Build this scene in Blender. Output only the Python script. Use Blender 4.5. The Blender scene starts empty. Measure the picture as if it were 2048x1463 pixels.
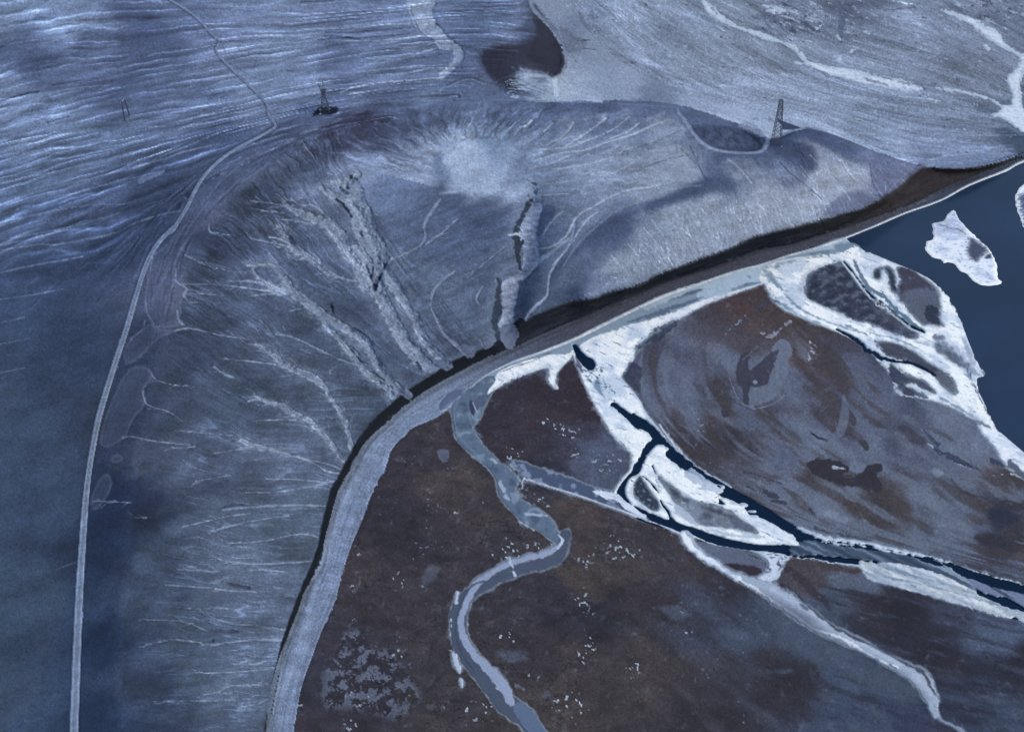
import bpy, math, random
import numpy as np
from mathutils import Vector

# ------------------------------------------------------------------ camera, sky, sun, exposure
scene = bpy.context.scene
CAM_H, PITCH, F = 650.0, math.radians(37.0), 3000.0      # metres, below the horizon, focal length in photo pixels
W0, H0 = 2048.0, 1463.0
cam_d = bpy.data.cameras.new('camera'); cam = bpy.data.objects.new('camera', cam_d)
scene.collection.objects.link(cam); scene.camera = cam
cam.location = (0, 0, CAM_H); cam.rotation_euler = (math.pi/2 - PITCH, 0, 0)
cam_d.sensor_width = 36.0; cam_d.lens = F*36.0/W0; cam_d.clip_start = 1.0; cam_d.clip_end = 80000.0
SUN_EL, SUN_AZ = math.radians(42.0), math.radians(112.0)  # azimuth clockwise from +Y (north)
world = bpy.data.worlds.new('World'); scene.world = world; world.use_nodes = True
nt = world.node_tree
bg = nt.nodes['Background']; sky = nt.nodes.new('ShaderNodeTexSky')
sky.sky_type = 'NISHITA'; sky.sun_disc = False
sky.sun_elevation = SUN_EL; sky.sun_rotation = SUN_AZ
nt.links.new(sky.outputs[0], bg.inputs[0]); bg.inputs[1].default_value = 0.11
sun_d = bpy.data.lights.new('sun', 'SUN'); sun_d.energy = 1.0; sun_d.angle = math.radians(16.0); sun_d.color = (1.0, 0.95, 0.88)
sun = bpy.data.objects.new('sun', sun_d); scene.collection.objects.link(sun)
sd = Vector((math.sin(SUN_AZ)*math.cos(SUN_EL), math.cos(SUN_AZ)*math.cos(SUN_EL), math.sin(SUN_EL)))
sun.rotation_euler = sd.to_track_quat('Z', 'Y').to_euler(); sun.location = (0, 0, 900)
scene.view_settings.view_transform = 'Standard'; scene.view_settings.look = 'None'
scene.view_settings.exposure = 0.99; scene.view_settings.gamma = 1.0
scene.view_settings.use_curve_mapping = False
E_LIGHT = np.array([0.945, 1.03, 1.24], np.float32)         # what flat ground receives (albedo -> picture), measured

# ------------------------------------------------------------------ grid over the mapped ground
f32 = np.float32
U0, U1, V0, V1, STEP = -150, 2210, -110, 1580, 1.9
us = np.arange(U0, U1, STEP, dtype=f32); vs = np.arange(V0, V1, STEP, dtype=f32)
NU, NV = len(us), len(vs)
U, V = np.meshgrid(us, vs)
cp, sp = math.cos(PITCH), math.sin(PITCH)
def ray(u, v):
    dx = (u - W0/2)/F; dy = (H0/2 - v)/F
    return dx, cp + dy*sp, -sp + dy*cp
RX, RY, RZ = [a.astype(f32) for a in ray(U, V)]
def on_plane(z):
    t = (z - CAM_H)/RZ
    return RX*t, RY*t

# ------------------------------------------------------------------ noise
rng = np.random.RandomState(7)
PERM = rng.permutation(4096).astype(np.int32)
ANG = rng.rand(4096).astype(f32)*2*np.pi
GX, GY = np.cos(ANG), np.sin(ANG)
def perlin(x, y, seed=0):
    x = np.asarray(x, f32) + f32(seed*17.31); y = np.asarray(y, f32) + f32(seed*5.77)
    xi = np.floor(x); yi = np.floor(y)
    fx = x - xi; fy = y - yi
    xi = xi.astype(np.int32); yi = yi.astype(np.int32)
    sx = fx*fx*fx*(fx*(fx*6-15)+10); sy = fy*fy*fy*(fy*(fy*6-15)+10)
    def g(ix, iy, dx, dy):
        h = PERM[(PERM[(ix + seed*101) & 4095] + iy) & 4095]
        return GX[h]*dx + GY[h]*dy
    a = g(xi, yi, fx, fy); b = g(xi+1, yi, fx-1, fy)
    c = g(xi, yi+1, fx, fy-1); d = g(xi+1, yi+1, fx-1, fy-1)
    return ((a + (b-a)*sx) + ((c + (d-c)*sx) - (a + (b-a)*sx))*sy)*1.5
def fbm(x, y, o=3, seed=0, gain=0.5):
    s = 0; a = 1.0; n = 0
    for k in range(o):
        s = s + a*perlin(x*(2**k), y*(2**k), seed+k*3); n += a; a *= gain
    return s/n*1.2
def sm(a, b, x):
    t = np.clip((x-a)/(b-a), 0, 1); return t*t*(3-2*t)

X0, Y0 = on_plane(0.0)
PXM = (F/np.maximum(Y0*cp + CAM_H*sp, 1)).astype(f32)      # picture pixels per metre
NS = fbm(X0/4, Y0/6, 2, 1)       # fine
NM = fbm(X0/16, Y0/24, 3, 2)     # medium
NL = fbm(X0/70, Y0/100, 3, 3)    # large
NG = rng.randn(NV, NU).astype(f32)*0.5 # grain of pebbles and frost
NG = (NG + np.roll(NG, 1, 0) + np.roll(NG, 1, 1))*0.6

# ------------------------------------------------------------------ traced shapes
REG = {'O': (0, 0, 1), 'A': (0, 0, 2.926), 'B': (600, 0, 2.926), 'C': (1300, 0, 2.738), 'D': (100, 450, 2.926),
       'E': (700, 350, 2.926), 'F': (1400, 400, 3.16), 'G': (0, 900, 2.6), 'H': (500, 900, 2.6), 'I': (1260, 900, 2.6),
       'J': (1100, 500, 2.926), 'K': (1100, 640, 4.878), 'L': (1180, 860, 4.096), 'M': (1000, 180, 4.096),
       'N': (500, 230, 4.096), 'P': (1700, 850, 5.877), 'Q': (880, 680, 5.689), 'R': (1800, 380, 6.65)}
def T(s):
    """'X: x,y x,y ...' -> points in photo pixels; a third number per point is a width in the same units"""
    k, s = s.split(':'); x0, y0, sc = REG[k.strip()]
    out = []
    for p in s.split():
        q = [float(a) for a in p.split(',')]
        out.append([x0+q[0]/sc, y0+q[1]/sc] + [a/sc for a in q[2:]])
    return np.array(out)
def cat(*ss): return np.vstack([T(s)[:, :2] for s in ss])
def smooth(P, n=5, closed=False):
    P = np.asarray(P, float); N = len(P); out = []
    rngk = range(N if closed else N-1)
    for i in rngk:
        if closed: p0, p1, p2, p3 = P[i-1], P[i], P[(i+1) % N], P[(i+2) % N]
        else: p0, p1, p2, p3 = P[max(i-1, 0)], P[i], P[i+1], P[min(i+2, N-1)]
        for t in np.arange(n)/n:
            out.append(0.5*((2*p1) + (-p0+p2)*t + (2*p0-5*p1+4*p2-p3)*t*t + (-p0+3*p1-3*p2+p3)*t**3))
    if not closed: out.append(P[-1])
    return np.array(out)
def window(P, pad):
    x0 = max(int((P[:, 0].min()-pad-U0)/STEP), 0); x1 = min(int((P[:, 0].max()+pad-U0)/STEP)+2, NU)
    y0 = max(int((P[:, 1].min()-pad-V0)/STEP), 0); y1 = min(int((P[:, 1].max()+pad-V0)/STEP)+2, NV)
    return (slice(y0, max(y1, y0)), slice(x0, max(x1, x0)))
def polydist(P, pad=12, sub=3):
    """signed distance (positive inside) in a window"""
    if sub > 1: P = smooth(P[:, :2], sub, True)
    w = window(P, pad); u, v = U[w], V[w]
    ins = np.zeros(u.shape, bool); d2 = np.full(u.shape, pad*pad, f32)
    for i in range(len(P)):
        ax, ay = P[i]; bx, by = P[(i+1) % len(P)]
        if ay != by:
            c = (ay > v) != (by > v)
            ins ^= c & (u < (bx-ax)*(v-ay)/(by-ay)+ax)
    for i in range(len(P)):
        ax, ay = P[i]; bx, by = P[(i+1) % len(P)]
        seg = np.array([[ax, ay], [bx, by]]); ww = window(seg, pad)
        # clip to w
        ys = slice(max(ww[0].start, w[0].start), min(ww[0].stop, w[0].stop)); xs = slice(max(ww[1].start, w[1].start), min(ww[1].stop, w[1].stop))
        if ys.stop <= ys.start or xs.stop <= xs.start: continue
        uu, vv = U[ys, xs], V[ys, xs]; L2 = (bx-ax)**2+(by-ay)**2+1e-9
        t = np.clip(((uu-ax)*(bx-ax)+(vv-ay)*(by-ay))/L2, 0, 1)
        q = (uu-ax-t*(bx-ax))**2+(vv-ay-t*(by-ay))**2
        sub_ = d2[ys.start-w[0].start:ys.stop-w[0].start, xs.start-w[1].start:xs.stop-w[1].start]
        np.minimum(sub_, q, out=sub_)
    d = np.sqrt(d2); d[~ins] *= -1
    return w, d
def strokedist(P, pad=6, sub=4):
    """distance minus half width (negative inside)"""
    if sub > 1: P = smooth(P, sub)
    wd = P[:, 2]/2 if P.shape[1] > 2 else np.zeros(len(P))
    pad = pad + wd.max()
    w = window(P, pad); d = np.full(U[w].shape, 99., f32); side = np.zeros(U[w].shape, f32)
    for i in range(len(P)-1):
        ax, ay = P[i, :2]; bx, by = P[i+1, :2]; ww = window(P[i:i+2], pad)
        uu, vv = U[ww], V[ww]
        if uu.size == 0: continue
        L2 = (bx-ax)**2+(by-ay)**2+1e-9
        t = np.clip(((uu-ax)*(bx-ax)+(vv-ay)*(by-ay))/L2, 0, 1)
        q = np.sqrt((uu-ax-t*(bx-ax))**2+(vv-ay-t*(by-ay))**2) - (wd[i]+(wd[i+1]-wd[i])*t)
        sl = (slice(ww[0].start-w[0].start, ww[0].stop-w[0].start), slice(ww[1].start-w[1].start, ww[1].stop-w[1].start))
        m = q < d[sl]; d[sl] = np.where(m, q, d[sl])
        cr = ((uu-ax)*(by-ay)-(vv-ay)*(bx-ax))/math.sqrt(L2); side[sl] = np.where(m, cr, side[sl])
    return w, d, side

# fields
ICE = np.zeros((NV, NU), f32); WAT = np.zeros((NV, NU), f32); DH = np.zeros((NV, NU), f32)
ROAD = np.zeros((NV, NU), f32); STRIP = np.zeros((NV, NU), f32)
D = np.zeros((NV, NU, 3), f32)
def paint(w, m, col=None, ice=None, wat=None):
    if col is not None: D[w] += (np.asarray(col, f32) - D[w])*m[..., None]
    if ice is not None: ICE[w] += (ice-ICE[w])*m
    if wat is not None: WAT[w] += (wat-WAT[w])*m
def poly(s, col=None, soft=1.2, rag=0.0, ice=None, wat=None, op=1.0, sub=3, tex=0.0, dh=0.0):
    P = T(s)[:, :2] if isinstance(s, str) else s
    w, d = polydist(P, 8+soft+rag*2.5, sub)
    if rag: d = d + rag*(NS[w]*1.6+NM[w]*1.6)
    m = sm(-soft, soft, d)*op
    if tex: m = m*np.clip(0.75+tex*(NM[w]+0.7*NS[w]), 0, 1)
    paint(w, m, col, ice, wat)
    if dh: DH[w] += dh*m
    return w, m
def stroke(s, col=None, soft=1.0, rag=0.0, ice=None, wat=None, op=1.0, dh=0.0, wid=None, sub=4, tex=0.0):
    P = T(s) if isinstance(s, str) else s
    if wid is not None: P = np.column_stack([P[:, :2], np.full(len(P), wid)])
    w, d, side = strokedist(P, 4+soft+rag*2.5, sub)
    if rag: d = d - rag*(NS[w]*1.6+NM[w]*1.6)
    m = (1-sm(-soft, soft, d))*op
    if tex: m = m*np.clip(0.75+tex*(NM[w]+0.7*NS[w]), 0, 1)
    paint(w, m, col, ice, wat)
    if dh: DH[w] += dh*m
    return w, m, side
def mul(w, k): D[w] *= k[..., None]

def loft(curves, n=900, m=700):
    """(S 0..1 from the first curve to the last, T in pixels along them, inside) for every grid vertex between the curves"""
    Cs = []
    for c in curves:
        c = smooth(c[:, :2], 12); t = np.linspace(0, len(c)-1, n); i = np.minimum(t.astype(int), len(c)-2); f = (t-i)[:, None]
        Cs.append(c[i]*(1-f)+c[i+1]*f)
    Cs = np.array(Cs); s = np.linspace(0, len(Cs)-1, m); i = np.minimum(s.astype(int), len(Cs)-2); f = (s-i)[:, None, None]
    P = Cs[i]*(1-f)+Cs[i+1]*f
    mid = Cs[len(Cs)//2]; L = np.concatenate([[0], np.cumsum(np.hypot(*np.diff(mid, axis=0).T))])
    ii = np.round((P[..., 0]-U0)/STEP).astype(int); jj = np.round((P[..., 1]-V0)/STEP).astype(int)
    ok = (ii >= 0) & (ii < NU) & (jj >= 0) & (jj < NV)
    S = np.full((NV, NU), -1, f32); Tt = np.zeros((NV, NU), f32)
    SS = np.broadcast_to((s/(len(Cs)-1))[:, None], ok.shape); TT = np.broadcast_to(L[None, :], ok.shape)
    S[jj[ok], ii[ok]] = SS[ok]; Tt[jj[ok], ii[ok]] = TT[ok]
    for _ in range(2):
        h = S < 0
        for ax, sh in ((0, 1), (0, -1), (1, 1), (1, -1)):
            s2 = np.roll(S, sh, ax); t2 = np.roll(Tt, sh, ax); k = h & (s2 >= 0) & (S < 0)
            S[k] = s2[k]; Tt[k] = t2[k]
    return S, Tt, S >= 0

# ------------------------------------------------------------------ terrain height
K0 = cat('O: 520,1600 533,1463 548,1390 568,1290 600,1195 630,1127 650,1073 663,1008 672,965 685,950 697,937 704,915 716,890 735,862 765,822 790,802 815,778 868,748 905,722 935,708 975,694 1000,690 1017,672 1035,655 1052,640 1085,622 1127,606 1160,600 1195,594 1212,586 1281,569 1332,545 1373,529 1453,500 1519,471 1592,453 1665,434 1687,427 1738,413 1775,391 1811,361 1844,334 1877,338 1939,338 1994,327 2041,313 2250,260')
K1 = cat('O: 523,1600 537,1463 544,1392 562,1322 577,1285 600,1227 615,1185 646,1127 654,1085 669,1027 680,990 690,970 700,952 711,938 725,904 749,874 778,850 813,818 854,787 919,750 973,722 1000,711 1012,706 1025,702 1060,686 1093,671 1120,659 1150,646 1178,634 1200,624 1247,603 1290,586 1332,569 1397,548 1464,526 1519,504 1577,495 1625,480 1665,467 1738,444 1829,413 1892,380 1957,354 1980,344 2012,332 2045,318 2250,262')
def resamp(P, n):
    L = np.concatenate([[0], np.cumsum(np.hypot(*np.diff(P, axis=0).T))]); t = np.linspace(0, L[-1], n)
    return np.column_stack([np.interp(t, L, P[:, 0]), np.interp(t, L, P[:, 1])])
SB, TB, MB = loft([K0, K1], 2500, 90)
RIDGE = cat('O: 2041,313 1994,322 1930,331 1860,334 1840,332 1760,308 1700,282 1650,264 1620,258 1590,261 1560,275 1525,262 1490,252 1450,238 1400,222 1350,209 1300,203 1250,202 1200,200 1150,198 1112,194 1108,150 1122,142 1128,122 1124,98 1108,70 1085,42 1066,20 1058,0 1050,-110 1045,-300')
HP = np.vstack([K0[:-1], RIDGE, [[-600, -300], [-600, 1900], [520, 1900]]])
w, d = polydist(HP, 6, 1)
HM = np.zeros((NV, NU), f32); HM[w] = sm(-3.5, 2.5, d)
HM = np.maximum(HM, np.where(MB, 1-SB, 0))

cx = np.arange(U0-20, U1+30, 10.0); cy = np.arange(V0-20, V1+30, 10.0); CN, CM = len(cx), len(cy)
HC = """O: 533,1463,5 600,1195,5 663,1008,6 697,937,9 765,822,11 868,748,13 975,694,14
O: 1035,655,15 1052,640,18 1127,606,21 1212,586,22 1332,545,24 1453,500,25 1592,453,24 1687,427,22 1775,391,20 1844,334,20 1939,336,14 2041,313,4 2250,260,3
O: 240,1580,44 240,1463,46 238,1200,52 262,950,60 296,780,66 330,640,72 372,500,78 450,390,83 560,300,86 640,250,88 700,225,89
O: 700,225,89 760,214,88 900,205,84 1110,197,80 1250,203,79 1360,216,76 1450,240,70 1500,262,61 1545,280,57
O: 1545,280,57 1600,263,64 1650,270,60 1720,300,46 1800,328,28 1844,334,20
O: -150,1580,38 -150,1000,44 -150,600,50 -150,200,54 -150,-100,56
O: 150,1580,42 160,1200,47 175,950,54 215,740,61 280,560,68 310,480,71 400,370,77 480,290,80 550,245,81
O: 0,1300,42 20,900,48 60,600,54
O: 550,245,81 470,150,76 430,80,73 340,0,70 250,-100,68
O: 645,225,86 655,222,86
O: 900,0,66 930,110,67 890,160,69 760,170,76
O: 1000,60,68 960,110,66 1000,178,70 1060,193,76
O: 1040,-100,62 1050,0,60 1075,60,50 1090,110,36 1085,145,34
O: 1058,0,4 1085,42,3 1124,98,3 1122,142,3 1108,155,6
O: 930,290,54 970,300,52 990,370,49 900,350,54
O: 1060,385,42 1062,440,36 1050,500,28 1035,560,20 1018,620,12 1015,695,3
O: 1005,440,46 1010,500,41 985,580,32 975,660,20
O: 1110,420,47 1105,500,42 1080,560,34 1060,620,26
O: 700,400,62 740,520,46 790,620,32 850,730,15
O: 560,520,58 620,620,44 700,700,28 780,790,13
O: 480,760,46 560,830,34 640,880,22 700,930,10
O: 440,900,44 560,1010,20 420,1150,38 540,1180,16 380,1350,32 480,1400,14
O: 1165,625,26 1185,560,36 1250,480,48 1330,415,57 1430,372,62 1500,320,61 1550,290,59
O: 1250,300,68 1200,360,58 1150,450,50
O: 1480,300,60 1420,330,62 1510,285,57"""
cons = np.zeros((CM, CN)); mask = np.zeros((CM, CN), bool)
for line in HC.split('\n'):
    p = [[float(a) for a in q.split(',')] for q in line.split(':')[1].split()]
    for a, b in zip(p[:-1], p[1:]):
        n = int(max(abs(a[0]-b[0]), abs(a[1]-b[1]))/5)+2
        for t in np.linspace(0, 1, n):
            x = a[0]+(b[0]-a[0])*t; y = a[1]+(b[1]-a[1])*t
            i = int(round((x-cx[0])/10)); j = int(round((y-cy[0])/10))
            if 0 <= i < CN and 0 <= j < CM: cons[j, i] = a[2]+(b[2]-a[2])*t; mask[j, i] = True
def relax(h, k, c, it):
    for _ in range(it):
        p = np.pad(h, 1, mode='edge')
        h = 0.25*(p[:-2, 1:-1]+p[2:, 1:-1]+p[1:-1, :-2]+p[1:-1, 2:]); h[k] = c[k]
    return h
h = np.full(((CM+7)//8, (CN+7)//8), 50.0)
for lev in (8, 4, 2, 1):
    k = np.zeros((((CM+lev-1)//lev), ((CN+lev-1)//lev)), bool); c = np.zeros(k.shape); cnt = np.zeros(k.shape)
    jj, ii = np.nonzero(mask); np.add.at(c, (jj//lev, ii//lev), cons[jj, ii]); np.add.at(cnt, (jj//lev, ii//lev), 1)
    k = cnt > 0; c[k] /= cnt[k]
    if lev != 8: h = np.repeat(np.repeat(h, 2, 0), 2, 1)[:k.shape[0], :k.shape[1]]
    if h.shape != k.shape: h = np.pad(h, ((0, k.shape[0]-h.shape[0]), (0, k.shape[1]-h.shape[1])), mode='edge')
    h = relax(h, k, c, 500)
def blur(a, n=1):
    for _ in range(n):
        p = np.pad(a, 1, mode='edge'); a = (p[:-2, 1:-1]+2*p[1:-1, 1:-1]+p[2:, 1:-1])/4
        p = np.pad(a, 1, mode='edge'); a = (p[1:-1, :-2]+2*p[1:-1, 1:-1]+p[1:-1, 2:])/4
    return a
h = blur(h, 3)
def upsample(c):
    x = (us-cx[0])/10; y = (vs-cy[0])/10
    i = np.clip(x.astype(int), 0, CN-2); j = np.clip(y.astype(int), 0, CM-2); fx = x-i; fy = y-j
    fx = fx[None, :]; fy = fy[:, None]
    if c.ndim == 3: fx = fx[..., None]; fy = fy[..., None]
    a = c[j][:, i]; b = c[j][:, i+1]; e = c[j+1][:, i]; g = c[j+1][:, i+1]
    return ((a*(1-fx)+b*fx)*(1-fy)+(e*(1-fx)+g*fx)*fy).astype(f32)
HH = upsample(h); HH = blur(HH, 8).astype(f32)
CLIFFTOP = HH.copy()

# ------------------------------------------------------------------ colour of the ground: sparse samples, then features
def rbf(s, pw=2.5, r0=28.0):
    P = []
    for q in s.split():
        a, b = q.split(':'); P.append([float(z) for z in a.split(',')]+[float(z) for z in b.split(',')])
    P = np.array(P); gx, gy = np.meshgrid(cx, cy)
    num = np.zeros((CM, CN, 3)); den = np.zeros((CM, CN))
    for p in P:
        k = 1.0/((gx-p[0])**2+((gy-p[1])*1.25)**2+r0*r0)**pw; den += k; num += k[..., None]*p[2:5]
    return upsample(num/den[..., None])
HILL = """0,0:112,132,182 150,50:115,135,187 330,20:88,104,154 470,90:102,118,168 300,62:72,86,134 60,130:74,88,138 170,95:84,98,148 100,250:104,124,174 20,180:108,127,178 250,180:80,95,145 250,280:88,106,154 400,200:94,111,161 500,160:108,126,176 560,200:112,130,182 0,400:84,104,154 120,330:92,112,162 200,400:73,90,140 330,380:54,68,110 300,430:48,62,102 450,300:66,82,128 250,500:50,65,108 100,450:70,88,136 100,550:54,72,117 0,650:52,72,117 150,700:46,63,106 50,900:53,74,118 100,1000:50,71,116 50,1200:52,75,116 50,1400:52,73,114 120,1300:48,68,110 200,1100:33,49,86 195,1300:31,48,86 190,1450:33,51,90 235,1000:32,46,84 262,850:44,56,92
310,900:58,70,106 350,900:66,80,118 450,1100:72,88,126 400,1300:66,84,124 290,1150:56,72,110 260,1350:48,64,104 500,1350:76,94,136 450,800:62,78,116 350,700:48,60,96 400,640:54,67,103 550,700:66,80,118 600,900:76,92,134 600,1050:72,90,128 560,1200:78,95,138 650,620:62,78,118 500,560:74,90,138 430,480:48,60,98 400,540:60,74,112 500,400:54,67,104 330,560:84,92,138 410,420:82,92,138 470,350:82,94,140 540,310:72,84,128 590,280:68,80,124 600,330:62,74,114 560,400:56,68,106 550,450:64,79,120 700,700:62,78,116 730,850:60,76,112 660,780:64,78,114 860,450:70,86,130 900,600:76,92,132 820,550:78,95,136 950,650:70,85,124 800,640:84,100,148 780,380:84,104,156 860,330:84,102,154 740,340:108,126,180 900,400:66,82,126 620,370:96,112,164 960,430:62,78,122 880,480:68,84,128 960,520:72,88,130 960,300:132,152,204 970,350:128,148,198 965,374:140,158,208 900,310:104,124,174 1020,320:112,130,180 730,240:44,44,76 690,250:54,60,98 760,262:58,68,108 800,230:62,74,116 860,255:60,74,116 900,230:72,88,136 1000,230:76,92,140 950,260:84,102,152 820,205:78,92,138 1080,250:80,98,146 1150,280:112,126,168 1250,310:118,132,168 1200,360:116,130,166 1300,228:70,84,126 1200,215:68,82,126 1100,210:70,84,128 1380,330:122,134,166 1320,380:120,132,165 1240,250:92,108,150 1180,240:84,100,144 1330,260:104,118,156 1150,420:104,118,156 1120,470:92,108,150 1100,540:82,97,138 1120,590:58,72,110 1180,580:82,96,136 1250,520:102,116,150 1230,470:64,78,120 1400,450:108,121,155 1350,500:112,124,158 1300,480:96,110,146 1550,420:112,124,157 1500,430:108,120,153 1620,390:112,122,156 1580,350:84,96,136 1600,300:56,70,112 1650,345:122,132,165 1700,370:112,122,156 1760,350:70,80,124 1690,300:64,78,122 1650,282:56,70,116 1480,345:56,70,112 1450,290:58,72,114 1500,270:54,68,108 1410,330:70,84,126 1400,250:66,82,124 1800,350:84,93,138 1760,330:76,88,132
600,50:105,122,172 700,40:94,111,162 680,105:84,100,150 750,140:94,113,164 560,110:112,131,182 600,170:114,132,184 800,50:98,116,168 1000,50:82,99,149 940,60:74,90,138 950,105:74,89,134 900,30:86,104,154 1000,165:74,88,133 940,190:84,100,148 850,190:92,108,156 700,200:86,102,152 610,235:84,98,148 1040,120:48,52,84 1090,60:46,58,94 960,150:78,92,138 1060,185:84,100,146"""
FAR = """1200,100:124,139,180 1150,50:108,124,168 1300,30:132,147,188 1250,160:136,150,195 1400,120:124,137,174 1350,60:118,133,172 1500,60:120,132,165 1400,200:136,152,196 1480,230:148,165,212 1600,100:116,129,164 1560,40:96,106,142 1620,20:104,114,150 1700,60:112,124,160 1690,30:84,92,126 1800,100:120,132,170 1850,60:124,137,178 1700,180:124,139,180 1950,60:110,120,156 1950,150:108,118,152 2030,40:100,110,146 1600,250:136,152,196 1750,250:120,135,176 1850,310:116,131,180 1950,310:112,128,176 1950,240:108,120,158 2040,260:70,86,120 1150,180:150,168,212 1120,30:126,140,184 1300,200:104,119,160 1600,180:132,146,188 1850,200:116,130,170 1800,290:134,150,198 1560,275:150,168,212 1200,175:130,146,192"""
MUD = """600,1330:48,46,62 700,1100:56,49,59 650,1250:50,46,60 800,900:50,45,58 850,860:56,50,60 950,1000:60,52,60 900,960:62,54,60 700,1400:48,44,56 850,1200:56,50,60 800,1050:46,42,54 750,1180:54,48,58 900,1400:56,50,58 1000,820:48,42,56 1100,800:48,40,52 1000,900:52,45,56 1080,870:50,44,58 1150,880:58,54,74 1170,780:46,38,50 1210,920:74,82,115 1190,950:70,78,110 1120,930:44,42,58 1150,1030:62,53,58 1200,1100:60,52,60 1170,1140:64,56,60 1100,1200:48,44,58 1020,1170:50,46,58 1300,1200:50,44,54 1200,1250:42,40,52 1330,1080:56,50,60 1200,1300:58,50,57 1100,1400:62,54,60 1050,1320:52,46,54 1300,1350:58,50,56 1400,1400:46,41,50 1400,1220:58,62,86 1450,1100:48,43,52 1500,1180:44,41,54 1470,1280:62,74,104 1550,1350:46,43,55 1450,1330:50,48,62 1560,1250:58,68,98 1620,1290:62,78,114 1730,1370:62,78,116 1690,1330:64,80,118 1600,1370:44,41,52 1850,1440:48,56,86 1700,1440:56,68,100 1650,1200:66,78,110 1700,1160:76,84,112 1630,1150:64,56,64 1720,1220:42,40,56 1800,1240:37,35,50 1750,1200:40,36,48 1880,1300:38,36,50 2000,1380:42,46,66 1930,1400:46,54,80 2020,1450:56,68,100 1950,1255:74,88,126 2040,1270:70,84,122 1900,1230:52,56,80 2050,1330:38,37,52
1300,700:62,62,86 1400,620:66,60,76 1350,650:84,88,116 1290,760:76,82,112 1340,790:92,100,134 1380,840:88,96,130 1430,800:56,52,66 1420,730:72,74,98 1460,720:98,107,142 1490,660:64,58,72 1440,590:60,50,58 1500,620:70,54,60 1530,600:62,50,58 1560,620:66,54,58 1600,700:70,58,66 1610,640:62,52,60 1640,760:66,60,78 1550,760:92,100,134 1600,790:86,92,122 1570,830:70,68,90 1480,880:52,47,60 1420,870:60,54,66 1330,860:58,52,64 1560,900:84,92,126 1530,860:86,94,128 1480,830:80,86,116 1400,910:54,48,60 1450,930:58,52,64 1350,900:50,46,60 1650,830:66,64,86 1700,750:82,90,122 1680,690:60,56,74 1750,700:58,58,80 1730,800:84,92,126 1770,880:92,102,138 1650,900:94,104,140 1600,870:88,98,132 1540,950:66,60,72 1800,830:68,72,100 1820,900:62,64,88 1860,940:84,90,120 1840,970:60,55,68 1900,1000:92,102,136 1870,880:90,98,132 1950,900:96,105,142 1970,860:94,103,138 1900,860:98,107,142 1980,950:66,60,72 2020,980:62,56,66 2040,1040:50,46,60 1850,1000:102,112,148 1960,1040:80,86,118 2000,1040:40,42,62 1980,1085:44,42,56 2040,1100:48,43,54 1900,1060:92,102,136 1840,1050:98,108,144 1800,1030:64,58,68 1850,1045:58,56,70 1700,1000:64,56,64 1640,960:60,53,62 1750,1020:58,52,60 1600,985:100,110,144 1560,970:94,102,136 1650,1030:96,105,138 1720,1060:90,99,132 1500,935:74,76,98 1800,1080:96,106,142 1950,1110:60,58,76 2030,1130:66,70,94 1800,1070:94,104,138 1900,1090:76,80,106"""
def warp(A, ang, al, ac, la, lc, seed):
    ca, sa = math.cos(ang), math.sin(ang)
    p = (U*ca+V*sa)/la; q = (V*ca-U*sa)/lc
    d1 = fbm(p, q, 3, seed, .42)*al; d2 = fbm(p+9, q+5, 2, seed+5)*ac
    du = d1*ca-d2*sa; dv = d1*sa+d2*ca
    j = np.clip(((V+dv-V0)/STEP), 0, NV-1).astype(int); i = np.clip(((U+du-U0)/STEP), 0, NU-1).astype(int)
    return A[j, i]
Dh, Df, Dm = rbf(HILL), rbf(FAR), rbf(MUD)
Dh = warp(Dh, -.3, 26, 14, 70, 30, 301); Df = warp(Df, .15, 60, 12, 150, 22, 311); Dm = warp(Dm, .55, 62, 30, 190, 62, 321)
# boundary between the far plain and the flats is the shore strip and the lake
PLAINFAR = sm(-4, 4, (np.interp(us, [1000, 1840, 2040, 2250], [400, 400, 316, 262]).astype(f32)[None, :]-V))
D[:] = Dm*(1-PLAINFAR[..., None])+Df*PLAINFAR[..., None]
hm3 = sm(0.25, 0.75, HM)[..., None]
# ---- far plain texture
S, Tn, M = loft([cat('O: 1060,-120 1150,20 1250,120 1400,190 1600,240 1800,320 2050,312 2250,255'), cat('O: 1060,-125 1300,-20 1450,60 1600,140 1750,190 1900,210 2050,240 2250,200'), cat('O: 1060,-130 1400,-90 1600,-20 1750,40 1850,70 1950,120 2080,180 2250,150'), cat('O: 1060,-150 1500,-180 1700,-150 1900,-120 2000,-60 2150,0 2250,20')])
a = fbm(Tn/70+NL*0.6, S*46, 4, 11); b = perlin(Tn/200, S*14, 12); c2 = fbm(Tn/40, S*80, 3, 13)
k = 1+M*(0.20*a+0.14*b+0.04*NG)
k += M*0.16*sm(0.28, 0.6, c2)*sm(-.1, .3, b)
D *= k[..., None]
clu = np.exp(-((U-1590)/75)**2-((V-35)/50)**2)+np.exp(-((U-1700)/18)**2-((V-50)/50)**2)+.8*np.exp(-((U-1990)/70)**2-((V-20)/40)**2)+.5*np.exp(-((U-1860)/60)**2-((V-190)/20)**2)+.6*np.exp(-((U-1330)/40)**2-((V-5)/15)**2)
spot = M*sm(0.30, 0.38, fbm(Tn/22, S*40, 4, 15, .6)+0.42*np.clip(clu, 0, 1)-0.22)
D += (np.array([62, 72, 104], f32)-D)*(spot*0.75)[..., None]
FINE2 = (M, .10*fbm(Tn/50, S*150, 3, 17, .6)+.16*sm(.86, .99, 1-np.abs(perlin(Tn/120, S*40, 18))*1.6)*sm(-.1, .4, perlin(Tn/70, S*20, 19))-.12*sm(.9, .99, 1-np.abs(perlin(Tn/150, S*50, 20))*1.6)*sm(0, .4, perlin(Tn/90, S*20, 24)))
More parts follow.
